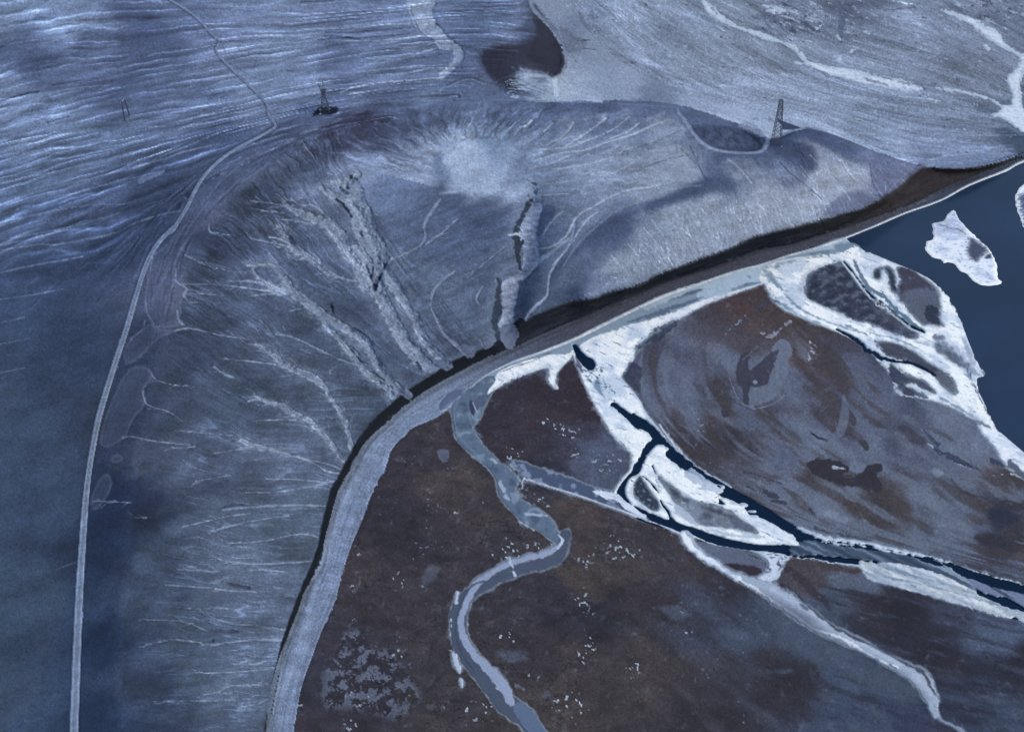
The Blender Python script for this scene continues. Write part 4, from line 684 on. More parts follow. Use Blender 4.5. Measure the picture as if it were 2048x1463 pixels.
# southern ribbon
icel('I: 290,440,45 340,510,50 400,560,45 470,600,40 560,650,48 650,690,62 740,740,90 830,800,92 920,860,92 1000,920,80 1080,960,70 1180,1000,60 1280,1060,56 1380,1110,62 1470,1160,80 1540,1230,84 1570,1300,72 1590,1380,36', (148, 166, 196), soft=2.0, rag=2.4)
icel('I: 270,430,22 310,490,40 370,550,34 450,600,28 540,655,22 620,700,14 740,780,9 860,860,7 960,930,9 1060,960,14 1160,1010,16 1260,1070,12 1390,1130,12', (222, 233, 250), soft=1.2, rag=2)
icel('I: 1590,1360,34 1615,1400,20 1690,1435,14 1780,1490,10', (138, 154, 188), rag=2.4, op=.75)
for s in ('I: 740,720,20 900,820,20 1020,900,16', 'I: 1100,950,20 1250,1030,20 1400,1110,20', 'I: 1480,1180,40 1550,1260,40'): stroke(s, (176, 192, 226), soft=4, rag=2, op=.6)
poly('I: 880,795 900,795 930,825 915,832', (60, 72, 104), soft=1, op=.7); poly('I: 955,845 975,848 1000,875 985,880', (170, 186, 218), soft=1, op=.8)
stroke('I: 790,700,14 900,780,10 1010,880,10 1100,940,14 1250,1010,10 1400,1090,10 1520,1160,12 1600,1290,8', (36, 38, 54), soft=2, rag=1.4, op=.75)
ice('I: 640,525 720,540 830,552 805,585 795,625 755,670 690,672 650,662 690,640 720,610 715,570', (192, 207, 235), rag=2.0)
w, m = poly('I: 690,560 790,560 780,620 720,660 700,620', None); paint(w, m*sm(.1, .3, fbm(X0[w]/4, Y0[w]/6, 2, 118))*.8, (52, 64, 94))
isl('I: 352,475 440,490 560,510 640,525 700,560 720,600 690,640 650,662 590,640 480,580 400,540', (88, 96, 130), rag=.4)
isl('I: 480,590 560,590 650,600 690,635 640,655 560,635', (42, 38, 52), soft=3)
stroke('I: 620,545,5 690,570,5 715,610,5', (50, 58, 86), soft=1.2, rag=2.2, op=.6)
isl('I: 810,590 830,570 860,562 960,572 1100,594 1200,612 1180,640 1000,620 860,610 820,640', (60, 52, 60), soft=3, rag=1)
stroke('I: 800,600,20 870,650,40 960,740,40 1040,820,30', (44, 38, 50), soft=5, rag=1, op=.7)
# delta on the right
DELTA = 'F: 382,515 378,480 400,430 460,400 560,368 750,345 900,330 960,300 1000,300 1150,365 1300,425 1430,485 1520,555 1590,650 1640,740 1680,850 1720,950 1760,1040 1790,1110 1752,1130 1760,1200 1800,1290 1850,1400 1900,1480 2048,1610 2500,2000 2500,2160 2048,1760 1860,1463 1760,1400 1650,1340 1500,1275 1340,1245 1240,1215 1222,1160 1190,1090 1140,1020 1060,950 980,890 860,830 720,775 600,725 500,670 440,600 404,530'
ice(DELTA, (234, 242, 255), rag=.5)
n = fbm(X0/24+NM*.4, Y0/34, 4, 121); w, m = poly(DELTA, None); paint(w, m*sm(.05, .4, n[w])*.6, (160, 184, 220)); paint(w, m*sm(-.05, -.4, n[w])*.7, (242, 248, 255))
ice('O: 1998,863 2010,872 2048,905 2120,965 2300,1100 2300,1180 2120,1030 2048,955 2020,940 1995,905 1975,880 1955,850', (222, 233, 251), rag=.7)
ice('F: 1010,310 1100,350 1160,375 1120,400 1050,390 1020,350', (200, 214, 240), soft=2)
poly('F: 1400,900 1600,900 1660,950 1700,1010 1720,1080 1600,1010 1500,930', (150, 166, 206), soft=6, rag=3, op=.8)
MDD = (50, 55, 80)
isl('F: 655,570 662,510 700,460 760,425 850,395 905,388 940,440 1000,520 1060,582 1120,632 1200,692 1280,760 1368,832 1375,862 1350,880 1280,862 1180,832 1080,792 980,752 900,722 800,682 720,642 675,610', MDD, rag=1.3)
w, m = poly('F: 655,570 700,460 850,395 905,388 1000,520 1200,692 1368,832 1350,880 1180,832 900,722 720,642', None, rag=2); n = fbm((X0+Y0)/14, (Y0-X0)/9, 3, 122); paint(w, m*sm(.08, .35, n[w])*.55, (98, 108, 142)); paint(w, m*sm(-.1, -.35, n[w])*.5, (30, 34, 52))
isl('F: 1080,640 1200,700 1330,800 1365,850 1280,830 1180,760 1100,700', (70, 74, 98), soft=4, op=.6)
for s in ('F: 650,560,60 680,480,50 750,430,30', 'F: 760,470,50 820,500,50'): stroke(s, (96, 108, 146), soft=5, op=.35)
isl('F: 1100,440 1150,418 1200,420 1232,470 1244,540 1245,600 1205,580 1190,500 1160,440 1140,500 1095,490', (46, 52, 76), soft=1.8, rag=1.2)
isl('F: 1240,420 1330,440 1420,500 1480,540 1510,600 1520,680 1520,760 1540,795 1450,785 1400,790 1350,740 1290,670 1250,625 1240,560 1260,500', (80, 85, 112), soft=2, rag=1)
isl('F: 1250,430 1330,440 1440,510 1500,570 1400,560 1300,570 1260,600 1270,510', (52, 50, 68), soft=4, rag=1.5, op=.85)
isl('F: 1435,665 1500,680 1522,770 1530,792 1440,765 1418,720', (44, 50, 74), soft=1.5, rag=1.5)
isl('F: 1470,865 1530,860 1580,915 1640,990 1690,1050 1670,1065 1580,1005 1500,945', (84, 94, 128), soft=2, rag=3.5, tex=.9)
isl('F: 1098,885 1180,890 1280,920 1380,975 1460,1030 1540,1080 1595,1130 1622,1200 1620,1232 1570,1212 1510,1152 1440,1080 1340,1030 1240,1003 1180,980 1120,930', (60, 62, 84), rag=1.2)
isl('F: 1480,1080 1560,1100 1610,1180 1615,1225 1560,1200 1500,1140', (82, 84, 106), soft=2)
isl('F: 1190,1085 1200,1030 1260,1068 1300,1110 1340,1150 1300,1165 1230,1160', (54, 60, 86), rag=1)
isl('F: 1260,1060 1330,1110 1400,1130 1462,1180 1492,1222 1420,1200 1350,1150 1310,1120', (68, 72, 98), rag=1)
isl('F: 1238,1170 1300,1172 1380,1210 1445,1252 1340,1240 1250,1208', (54, 58, 82), rag=1.4)
for s in ('F: 860,815,10 950,862,16 1010,902,18 1060,950,20 1130,992,18 1220,1017,14 1330,1030,14 1420,1070,16 1480,1105,10', 'F: 905,385,7 960,450,7 1020,530,7 1080,600,7 1160,660,7 1250,730,7 1340,800,9 1415,835,12'): waterl(s)
stroke('F: 975,380,16 1010,450,30 1060,540,30 1120,590,26 1200,650,26 1270,715,26 1340,775,22 1400,820,14', (58, 88, 118), soft=1.4, rag=1.6, op=.8)
icel('F: 985,370,16 1040,470,20 1090,540,22 1150,570,30 1220,620,12 1290,690,8 1360,760,7 1425,815,8', (226, 236, 252), rag=1)
icel('F: 895,385,8 950,460,8 1010,540,8 1070,610,8 1150,672,8 1240,742,8 1330,812,8 1400,842,8', (222, 233, 250), rag=.4)
icel('F: 1150,450,20 1165,500,34 1185,560,34 1220,610,16', (226, 234, 248), soft=2.5, rag=1)
for s in ('F: 480,520,20 560,620,16 660,700,12 780,760,10 900,800,10 1000,830,10 1150,850,10 1300,900,8 1380,940,6', 'F: 440,560,8 520,660,8 640,730,8 760,780,8', 'F: 920,790,14 1050,850,12', 'F: 1520,1250,12 1650,1320,14 1780,1400,12', 'F: 1690,1040,8 1700,1110,10 1740,1200,8 1790,1290,8'):
    stroke(s, (72, 108, 142), soft=1.5, rag=2.2, op=.65)
for s in ('F: 1560,600,3 1640,740,4 1690,860,4 1730,960,4', 'F: 1690,1060,4 1695,1120,5 1740,1200,5 1790,1290,5 1840,1380,5', 'F: 1710,1080,4 1720,1140,4 1770,1230,4'): stroke(s, (44, 56, 84), soft=1, rag=.6, op=.8)
poly('F: 385,480 400,430 470,400 600,370 760,320 850,330 800,350 640,380 520,410 450,450 470,520 420,510', (90, 120, 150), soft=2, rag=3, op=.75, tex=.9)
for s in ('F: 1640,1000,30 1720,1080,30 1780,1120,10',): stroke(s, (96, 112, 150), soft=3, rag=3, op=.5)
poly('F: 1660,870 1720,950 1750,1030 1715,1040 1680,960', (126, 140, 178), soft=2, rag=1.5, op=.6)
# right-hand sand under the delta: thin white lines
for s in ('P: 770,0,8 850,60,10 900,110,10 980,190,6', 'P: 920,220,6 1060,300,5 1200,390,5', 'P: 1050,330,4 1300,470,5 1500,530,5', 'P: 1890,570,6 2048,630,10', 'P: 1500,545,4 1680,590,5 1800,575,4'): stroke(s, (170, 184, 216), soft=.9, rag=.8, op=.75)
for s in ('P: 880,80,40 1000,200,40 1040,230,20', 'P: 1000,280,30 1200,390,50 1400,470,40 1530,525,16', 'P: 1880,430,60 1940,520,60 2048,600,40'): stroke(s, (44, 50, 76), soft=2.5, rag=2, op=.8)
poly('P: 1620,385 1740,410 1850,500 1760,490 1690,470', (46, 56, 86), soft=1.4, rag=1.6, op=.85); poly('P: 540,20 640,0 760,60 900,170 860,240 740,220 660,120', (54, 50, 64), soft=5, rag=1.5, op=.8)
poly('P: 100,175 190,180 230,270 190,295 130,240', (54, 54, 66), soft=1.2, rag=1)
poly('I: 920,60 1000,45 1100,60 1140,95 1110,130 1180,125 1230,80 1300,70 1310,100 1280,130 1310,170 1300,215 1200,190 1100,180 1020,150 950,120', (46, 42, 56), soft=2, rag=2)
poly('I: 1150,60 1230,75 1200,120 1150,110', (96, 106, 142), soft=2, rag=1.5); stroke('I: 1060,85,14 1110,95,12', (140, 148, 180), soft=1.2, rag=1.5)
poly('I: 1860,310 1960,300 2030,360 1960,390 1890,380', (38, 42, 62), soft=7); poly('I: 1800,440 1900,440 2010,520 1900,510 1800,470', (46, 44, 58), soft=6)
poly('P: 960,540 1010,500 1080,530 1090,590 1020,600', (122, 134, 162), soft=4, rag=1, op=.7)
stroke('P: 1190,640,30 1280,740,24 1390,810,20 1560,850,14 1650,900,8', (56, 48, 60), soft=3, rag=1.5, op=.7)
# lens shaped marks in the middle of the flats
for s in ('J: 1165,710 1220,640 1290,600 1310,560 1350,520 1400,540 1420,600 1390,640 1300,600 1260,620 1200,700', 'J: 1170,810 1270,800 1295,720 1300,650 1330,600 1390,620 1380,750 1320,860 1200,910 1165,905'): poly(s, (96, 106, 140), soft=2, rag=.8, op=.85)
poly('J: 1090,770 1100,640 1160,600 1170,700 1290,600 1340,600 1290,720 1270,790 1170,805 1165,900 1130,890 1125,810', (50, 48, 66), soft=2, rag=1.5, op=.85)
for s in ('J: 1050,750,5 1090,850,5 1130,900,5 1180,915,4', 'J: 1180,930,4 1280,910,5 1350,870,5 1370,840,3', 'J: 1290,790,3 1330,740,3 1330,640,3'): stroke(s, (110, 122, 158), soft=1, rag=.3, op=.8)
stroke('J: 1050,860,5 1100,900,6 1180,935,5', (44, 46, 66), soft=1, rag=.5, op=.8)
poly('J: 1185,770 1200,760 1215,770 1200,785', (118, 126, 158), soft=1.2); poly('J: 1000,930 1040,940 1050,975 1010,975', (48, 48, 66), soft=1.5, rag=1)
icel_s = ('J: 1270,505,10 1320,490,14 1360,450,14 1405,420,12', 'J: 1230,490,5 1260,480,4')
for s in icel_s: stroke(s, (124, 122, 150), soft=1.2, rag=1.6, op=.85)
for s in ('J: 990,530,4 1080,440,8 1180,370,14 1270,300,18', 'J: 1270,290,16 1330,300,10'): stroke(s, (52, 58, 84), soft=1.6, rag=2.5, op=.8)
stroke('J: 1000,520,2 1070,450,3 1150,380,2', (140, 150, 180), soft=.8, rag=1.2, op=.7)
poly('J: 1670,840 1720,880 1790,990 1780,1030 1730,990 1690,920', (56, 56, 74), soft=1.8, rag=1.5); poly('J: 1520,1055 1570,1090 1635,1112 1570,1105', (44, 46, 64), soft=1.4, rag=1)
stroke('J: 1720,850,10 1725,950,50 1700,1060,50 1640,1110,20', (94, 104, 138), soft=2, op=.6); stroke('J: 1670,1000,3 1690,1080,3', (116, 128, 164), soft=1, op=.6)
stroke('J: 1130,1030,10 1200,1110,12 1280,1180,12 1340,1230,10 ', (62, 60, 80), soft=1.6, rag=2.2, op=.8)
stroke('J: 1220,560,4 1130,640,6', (100,108,140), soft=1, op=.6)
w, m = poly('J: 1490,530 1550,520 1560,600 1530,650 1500,640', None, soft=5); paint(w, m*sm(.25, .4, fbm(X0[w]/3, Y0[w]/5, 2, 124)), (128, 130, 156))
for s in ('L: 1280,455 1350,480 1370,500 1300,480', 'L: 1380,470 1500,510 1550,560 1470,540', 'L: 1490,565 1590,580 1600,605 1500,590', 'L: 940,280 1020,330 1090,390 1000,340', 'L: 1780,620 1830,640 1840,690 1790,660'): poly(s, (48, 52, 72), soft=1.2, rag=1.6, op=.85)
stroke('L: 1270,335,10 1400,375,10 1580,440,6', (46, 44, 60), soft=1.8, rag=1, op=.8); stroke('L: 1330,350,3 1560,425,4 1700,480,3', (92, 90, 112), soft=1.2, op=.6)
stroke('I: 960,400,10 1100,440,14 1250,470,8', (34, 40, 60), soft=1.6, rag=2.4, op=.6)
poly('I: 1000,310 1060,310 1130,350 1120,375 1040,355', (120, 132, 166), soft=2.5, rag=2.5, op=.6, tex=.8)

# snow and frost speckle on the brown mud
n = fbm(X0/6.5, Y0/8, 5, 131, .7); w, m = poly('H: 370,1180 460,1040 480,960 560,930 600,960 640,1040 720,1040 800,1130 880,1260 860,1320 760,1400 640,1360 500,1340 400,1330', None, soft=12)
paint(w, m*sm(.02, .12, n[w]+.12*NL[w])*.62, (100, 106, 138)); paint(w, m*sm(-.1, -.2, n[w])*.5, (38, 36, 50))
poly('H: 900,640 940,590 985,610 960,670 900,700', (80, 86, 110), soft=5, op=.6); poly('H: 975,0 1030,0 1030,50 1000,60', (84, 88, 120), soft=3, rag=1)
for s in ('I: 150,810 260,820 310,850 270,880 200,860', 'I: 460,930 560,930 620,970 560,990', 'I: 700,1150 820,1135 850,1150 800,1160', 'I: 1760,1260 1900,1290 1980,1310 1880,1310', 'H: 1280,1050 1400,1030 1440,1080 1350,1100', 'H: 1500,1270 1560,1260 1560,1290'): poly(s, (84, 94, 128), soft=7, rag=1.5, op=.5)
poly('I: 600,740 700,750 900,850 1040,960 1240,1080 1400,1160 1500,1230 1530,1310 1400,1300 1200,1220 1050,1130 900,1080 800,1000 700,850', (66, 76, 102), soft=16, rag=3, op=.7)
spk = sm(.42, .50, fbm(X0/2.6, Y0/3.4, 2, 132)+0.3*fbm(X0/40, Y0/50, 2, 133))
reg = MF*(1-sm(0.3, .7, HM))*(1-np.clip(ICE+WAT+STRIP, 0, 1))*(V > 820)*sm(1500, 1350, U-0.2*(V-1000))
paint((slice(None), slice(None)), (spk*reg*.8*sm(.25,.5,fbm(X0/22,Y0/30,2,134))).astype(f32), (158, 166, 194))
rr = random.Random(5)
for (x, y, sx, sy, n_) in ((820, 940, 40, 30, 26), (860, 1090, 40, 22, 40), (830, 1020, 50, 30, 22), (1100, 1095, 60, 18, 22), (850, 1200, 14, 30, 12), (1190, 1270, 20, 8, 10), (1330, 1290, 70, 30, 26), (1430, 1340, 50, 30, 14), (1505, 1420, 18, 18, 16), (1700, 1190, 40, 14, 8), (1170, 1400, 120, 50, 20), (700, 1300, 60, 40, 20)):
    for _ in range(int(n_*.5)):
        a, b = rr.gauss(x, sx), rr.gauss(y, sy); l = rr.uniform(0.5, 4); g = rr.uniform(-.6, 1.2)
        stroke(np.array([[a, b, rr.uniform(.3, 1.5)], [a+l*math.cos(g), b+l*math.sin(g), rr.uniform(.2, 1.1)]]), (165, 172, 200), soft=.9, rag=.5, op=rr.uniform(.18, .5), sub=1)
for s in ('H: 1000,830,5 1010,900,10 1000,1000,8', 'H: 950,1000,8 930,1100,8', 'H: 760,200,5 840,220,5 900,280,5', 'H: 820,620,14 860,640,14', 'H: 1620,980,18 1720,890,14 1800,810,10', 'H: 1550,900,40 1700,840,40 1850,800,30', 'H: 780,1330,10 880,1280,12 970,1200,10 1040,1110,8', 'H: 560,450,20 600,350,24 640,250,24', 'H: 950,550,8 1060,560,8'):
    stroke(s, (34, 33, 46), soft=4, rag=3, op=.55)
for s in ('H: 1280,800,14 1400,740,10 1500,690,8', 'H: 1240,900,20 1380,820,16', 'H: 560,700,20 620,600,20', 'H: 1660,700,30 1850,740,20', 'H: 1700,380,30 1850,500,30 2000,620,20'): stroke(s, (70, 60, 66), soft=6, rag=3, op=.45)
rv = MF*(1-sm(.3, .7, HM))*(U < 1300)*(V > 850)*(1-np.clip(ICE+WAT, 0, 1)); D *= (1+rv*0.16*fbm((X0-Y0*.3)/14, (Y0+X0*.3)/9, 3, 135))[..., None]

# far plain: frozen streams
FR = (206, 220, 244)
for s in ('C: 290,-60,20 290,0,24 330,50,42 400,105,32 480,150,18 560,176,26 640,205,28 720,232,14 785,260,24 820,295,30 860,338,22 950,378,44 1100,408,60 1250,440,60 1400,470,54 1480,492,24', 'C: 1500,525,8 1575,555,12', 'C: 1590,58,8 1700,90,30 1800,140,42 1880,195,60 1930,245,34 2000,288,14 2048,308,30 2100,330,40', 'C: 2045,310,30 2025,400,50 1990,440,70 2010,520,50 2010,600,60 2048,660,60 2200,700,60',
          'C: 1560,485,5 1700,500,9 1850,540,14 1950,590,20', 'C: 1310,0,6 1430,25,8', 'C: 790,345,6 880,352,10 960,385,8', 'C: 1840,250,18 1850,268,18', 'C: 1020,190,8 1040,215,10', 'C: 1130,265,10 1085,285,7 1040,310,8 1028,335,10', 'C: 780,250,6 800,280,5', 'C: 620,30,5 740,60,16 640,60,10', 'C: 920,160,4 940,130,7 900,175,5'):
    stroke(s, FR, soft=1.1, rag=1.6, ice=.0 if s[3:6] in ('131',) else 1.0, op=.92)
ice('C: 1870,630 1925,600 1960,570 2020,570 2060,610 2200,700 2200,800 2048,725 1990,690 1940,650', (196, 212, 240), rag=2)
stroke('C: 1900,640,10 1980,700,14 2048,745,14', (96, 122, 158), soft=2, rag=1.6, op=.6)
for s in ('C: 330,30,5 370,80,7', 'C: 900,380,10 1000,420,7 1060,430,5', 'C: 1210,405,5 1350,440,9 1440,470,9', 'C: 1160,425,5 1300,465,6', 'C: 1040,0,26 1055,60,34 1050,140,34 1045,200,20', 'C: 1090,30,14 1100,130,14', 'C: 625,60,5 635,130,6 700,165,5', 'C: 1650,20,14 1700,60,10 1780,100,8', 'C: 1280,60,5 1450,40,8', 'C: 820,165,6 880,175,6 930,165,5', 'C: 450,370,5 620,430,4', 'C: 1500,520,6 1560,545,6', 'C: 1440,460,6 1520,490,10'):
    stroke(s, (76, 88, 122), soft=1.8, rag=2, op=.7)
for s in ('C: 640,30,16 760,60,24 860,90,18', 'C: 880,20,10 930,50,20 880,100,14'): stroke(s, (158, 172, 206), soft=2, rag=3.5, op=.7, tex=.8)
for s in ('C: 1040,330,5 1300,390,4', 'C: 660,405,6 900,425,6', 'C: 480,385,8 560,395,10', 'C: 900,535,8 1100,530,12 1240,545,10', 'C: 850,640,5 1040,655,6', 'C: 1000,720,5 1240,735,6', 'C: 1100,320,10 1220,345,10', 'C: 1450,350,5 1600,375,4'):
    stroke(s, (158, 174, 212), soft=2.5, rag=1.6, op=.55)
poly('C: 1500,905 1600,860 1780,838 1950,835 2010,852 1900,890 1750,915 1600,918', (112, 130, 182), soft=2.5, rag=.8, op=.8)
stroke('C: 1520,880,8 1620,855,8 1780,838,8 1960,836,6', (150, 168, 212), soft=2, op=.6)
poly('C: 1990,760 2048,740 2200,700 2200,830 2048,860 2010,840', (62, 80, 112), soft=4, rag=1)
poly('C: 700,655 760,675 820,702 750,712 715,705 725,690', (54, 68, 108), soft=1.2, rag=.8)  # dark wedge: a shadow painted into the plain's colour
stroke('C: 560,655,5 620,648,9 680,665,6', (82, 98, 142), soft=1.6, rag=1.4, op=.7)
poly('C: 640,735 720,715 830,705 740,735 660,760 ', (158, 170, 208), soft=2, op=.7)
stroke('C: 330,615,14 440,655,20 560,660,20 640,740,16', (156, 174, 218), soft=4, op=.5)

# tower pads
w, m = poly('O: 624,231 635,217 645,213 674,215 675,222 666,232 648,233 628,234', (20, 30, 60), soft=1.6, rag=.5)
poly('O: 615,238 628,231 640,231 630,240', (76, 88, 134), soft=2.5, op=.6)
stroke('O: 640,232,4 668,232,5 680,222,5 690,214,5', (108, 122, 170), soft=3, op=.5)

# ------------------------------------------------------------------ road
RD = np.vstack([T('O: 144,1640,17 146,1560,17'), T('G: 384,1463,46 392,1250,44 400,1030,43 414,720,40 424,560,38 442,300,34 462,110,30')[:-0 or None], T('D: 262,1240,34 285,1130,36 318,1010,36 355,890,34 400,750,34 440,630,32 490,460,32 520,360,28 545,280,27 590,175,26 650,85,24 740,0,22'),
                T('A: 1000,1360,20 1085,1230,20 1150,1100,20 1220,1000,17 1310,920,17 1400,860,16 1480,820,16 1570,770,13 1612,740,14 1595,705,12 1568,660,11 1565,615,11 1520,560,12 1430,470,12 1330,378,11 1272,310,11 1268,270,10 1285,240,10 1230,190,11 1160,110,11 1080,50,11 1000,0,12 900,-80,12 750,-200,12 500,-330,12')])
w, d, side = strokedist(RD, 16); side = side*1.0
wd = 1-sm(-.8, .6, d)
hw = np.clip(-d, 0, 12); aw = np.abs(side)
col = np.array([112, 128, 174], f32)*np.ones(3, f32)
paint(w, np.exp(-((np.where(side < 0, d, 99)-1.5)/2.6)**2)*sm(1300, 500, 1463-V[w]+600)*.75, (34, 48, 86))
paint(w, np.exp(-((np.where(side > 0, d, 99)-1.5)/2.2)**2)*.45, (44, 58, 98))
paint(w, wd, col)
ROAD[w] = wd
rel = side/np.maximum(aw+hw, 1)
rut = np.exp(-((np.abs(rel)-.18)/.12)**2); paint(w, wd*rut*.45, (78, 94, 140)); paint(w, wd*np.exp(-((rel-.62)/.16)**2)*.5, (140, 156, 202)); paint(w, wd*np.exp(-((rel+.62)/.16)**2)*.35, (132, 148, 196))
D[w] *= (1+0.10*wd*NS[w])[..., None]
for s in ('A: 1290,240,7 1305,270,8 1320,310,6', 'A: 1340,370,4 1480,450,3 1580,480,2'): stroke(s, (66, 82, 126), soft=1.4, op=.6)
stroke('A: 1395,905,5 1500,850,6 1580,800,6 1640,760,7 1800,720,6', (104, 118, 164), soft=2, op=.6)

# ------------------------------------------------------------------ natural irregularity of every edge, fine relief and frost
keep = np.clip(ROAD*1.5, 0, 1); _w, _d, _s = strokedist(np.column_stack([K2, np.full(len(K2), 14.)]), 8); keep[_w] = np.maximum(keep[_w], .8*(1-sm(-2, 5, _d))*(U[_w] > 930)); keep = np.maximum(keep, .55*STRIP*sm(1150, 900, U))
g1 = fbm(X0/3.2, Y0/4.2, 2, 401); g2 = fbm(X0/3.2+50, Y0/4.2, 2, 402); g3 = fbm(X0/10, Y0/13, 2, 403); g4 = fbm(X0/10+30, Y0/13, 2, 404)
am = (0.25+0.85*sm(-.2, .5, fbm(X0/45, Y0/60, 2, 405)))*(1-keep)*(1-.5*hm3[..., 0])
j = np.clip(((V+(g1*2.6+g3*3.2)*am-V0)/STEP).round(), 0, NV-1).astype(int); i = np.clip(((U+(g2*3.0+g4*3.6)*am-U0)/STEP).round(), 0, NU-1).astype(int)
D = D[j, i]; ICE = ICE[j, i]; WAT = WAT[j, i]; DHb = DH[j, i]; DH = DHb
offhill = 1-hm3[..., 0]
# ice: cracks, wet flecks, wind-packed snow
fl = fbm((X0*.8-Y0*.6)/11, (X0*.6+Y0*.8)/3.2, 3, 411, .55); fz = fbm(X0/30, Y0/40, 2, 412)
fw = fbm((X0*.8-Y0*.6)/34+.2*g3, (X0*.6+Y0*.8)/8, 3, 413, .5)
m = ICE*offhill*sm(.05, .5, fw+.2*fz)*sm(110, 190, D[..., 0]); D += (np.array([178, 200, 232], f32)-D)*(m*.42)[..., None]
m = ICE*offhill*sm(.34, .55, fl+.35*fz)*sm(110, 190, D[..., 0]); D += (np.array([120, 148, 188], f32)-D)*(m*.5)[..., None]
m = ICE*offhill*sm(.55, .68, fl-.3*fz+.1*g1)*sm(110, 190, D[..., 0]); D += (np.array([52, 78, 110], f32)-D)*(m*.8)[..., None]

# thin grey margins where the ice runs out over the gravel
ib = ICE.copy()
for _ in range(4): ib = blur(ib, 2)
big = offhill*(1-WAT)
m = big*ICE*sm(1.0, .6, ib+.22*g3+.15*g1)*sm(140, 200, D[..., 0]); D += (np.array([138, 160, 194], f32)-D)*(m*.6)[..., None]
m = big*(1-ICE)*(1-np.clip(WAT*2, 0, 1))*(1-PLAINFAR*.5)*(1-STRIP)*sm(.04, .42, ib+.16*g3+.12*g1); D += (np.array([128, 143, 172], f32)-D)*(m*.7)[..., None]
# mud: braided fine drainage, drying cracks
mud = offhill*(1-PLAINFAR)*(1-np.clip(ICE+WAT+STRIP, 0, 1))
r1 = 1-np.abs(fbm((X0-Y0*.2)/16, (Y0+X0*.2)/12, 4, 421, .65))*2.6; br = sm(60, 40, D[..., 2]-D[..., 0]+15)
D *= (1-mud*.26*sm(.80, 1, r1)*sm(.0, .4, fz+.3*fbm(X0/90, Y0/90, 2, 424))*(.2+.8*br)*sm(1350, 1200, U))[..., None]
D *= (1+mud*(.06*fbm(X0/8, Y0/9, 4, 422, .65)+.07*fz))[..., None]
D += (mud*br*sm(.1, .5, fbm(X0/34, Y0/30, 3, 423)))[..., None]*np.array([5, 3, 2], f32)
# hill: mottling and streaks
st = fbm((X0*.75+Y0*.65)/26, (Y0*.75-X0*.65)/7, 4, 431, .6)
mid = sm(720, 860, U)*sm(1120, 1000, U)*sm(360, 420, V)
D *= (1+hm3[..., 0]*(.05*fbm(X0/5, Y0/6, 3, 432, .65)+.09*fbm(X0/22, Y0/28, 3, 433)+.20*mid*st+.13*(1-notleft)*fbm((X0+.5*Y0)/34+.6*NM, (Y0-.5*X0)/20, 4, 434, .6)))[..., None]
D *= (1+offhill*PLAINFAR*(.05*g1+(1-ICE)*FINE2[0]*FINE2[1]))[..., None]
# rills and hachures drawn last so that they stay fine
for (q, fn) in ((FINE[k] for k in range(len(FINE)))): D *= (1+q*fn*(1-np.clip(ROAD*1.6, 0, 1)))[..., None]
# crisp up, grain
Db = np.stack([blur(D[..., c], 2) for c in range(3)], -1); D = D+(0.40-.3*ICE*offhill)[..., None]*(D-Db)
D *= (1+(NG*.035+rng.randn(NV, NU).astype(f32)*.055)*(1-.5*ICE*offhill))[..., None]
# cold grey rather than blue
lum = (D*np.array([.25, .6, .15], f32)).sum(-1, keepdims=True)
gs = 0*U; br_ = sm(1080, 1200, U)*hm3[..., 0]*(1-sm(0.0, .02, SB)*MB)
D *= (1+.09*br_+.14*mud*br)[..., None]; D[..., 2] *= 1+.03*br_+.01*mud*br; D[..., 0] *= 1-.02*mud*br
sat = (.71-.01*hm3[..., 0]-.09*notleft*sm(500, 800, V)-.05*br_+.14*ICE*offhill+.06*mud*br)[..., None]
D = ((lum+(D-lum)*sat)*(1+(1-ICE*offhill)[..., None]*np.array([-.022, .014, .0], f32))).astype(f32)

# ------------------------------------------------------------------ final height, points, colour
hill = HH + DH*np.clip(HM*1.2, 0, 1)
plain = 0.8+0.25*NL+0.12*NM
Hf = plain*(1-HM)+hill*HM
Wm = blur(WAT, 1)
Hf = Hf*(1-2*Wm*(1-HM))
Hf = np.where(Wm > .02, np.minimum(Hf, 0.8-1.9*Wm), Hf).astype(f32)
PXs, PYs = on_plane(Hf)
def lin(c):
    c = np.clip(c/255., 0, 1); return np.where(c <= .04045, c/12.92, ((c+.055)/1.055)**2.4)
ALB = np.clip(lin(D)/E_LIGHT, 0.004, 0.92).astype(f32)

def mesh_from(name, faces_mask, Z, mat, alb=ALB, kind='structure'):
    """one object from the grid faces where faces_mask (NV-1, NU-1)"""
    fj, fi = np.nonzero(faces_mask); a = fj*NU+fi
    q = np.stack([a, a+NU, a+NU+1, a+1], 1)
    used, inv = np.unique(q, return_inverse=True); q = inv.reshape(-1, 4).astype(np.int32)
    t = (Z.ravel()[used]-CAM_H)/RZ.ravel()[used]
    co = np.stack([RX.ravel()[used]*t, RY.ravel()[used]*t, Z.ravel()[used]], 1).astype(f32)
    me = bpy.data.meshes.new(name)
    me.vertices.add(len(co)); me.vertices.foreach_set('co', co.ravel())
    me.loops.add(q.size); me.loops.foreach_set('vertex_index', q.ravel())
    me.polygons.add(len(q)); me.polygons.foreach_set('loop_start', np.arange(0, q.size, 4, dtype=np.int32))
    try: me.polygons.foreach_set('loop_total', np.full(len(q), 4, np.int32))
    except Exception: pass
    me.polygons.foreach_set('use_smooth', np.ones(len(q), bool))
    at_ = me.color_attributes.new('albedo', 'FLOAT_COLOR', 'POINT')
    c = np.ones((len(used), 4), f32); c[:, :3] = alb.reshape(-1, 3)[used]; at_.data.foreach_set('color', c.ravel())
    me.update(calc_edges=True); me.validate()
    me.materials.append(mat)
    o = bpy.data.objects.new(name, me); scene.collection.objects.link(o)
    if kind: o['kind'] = kind
    return o

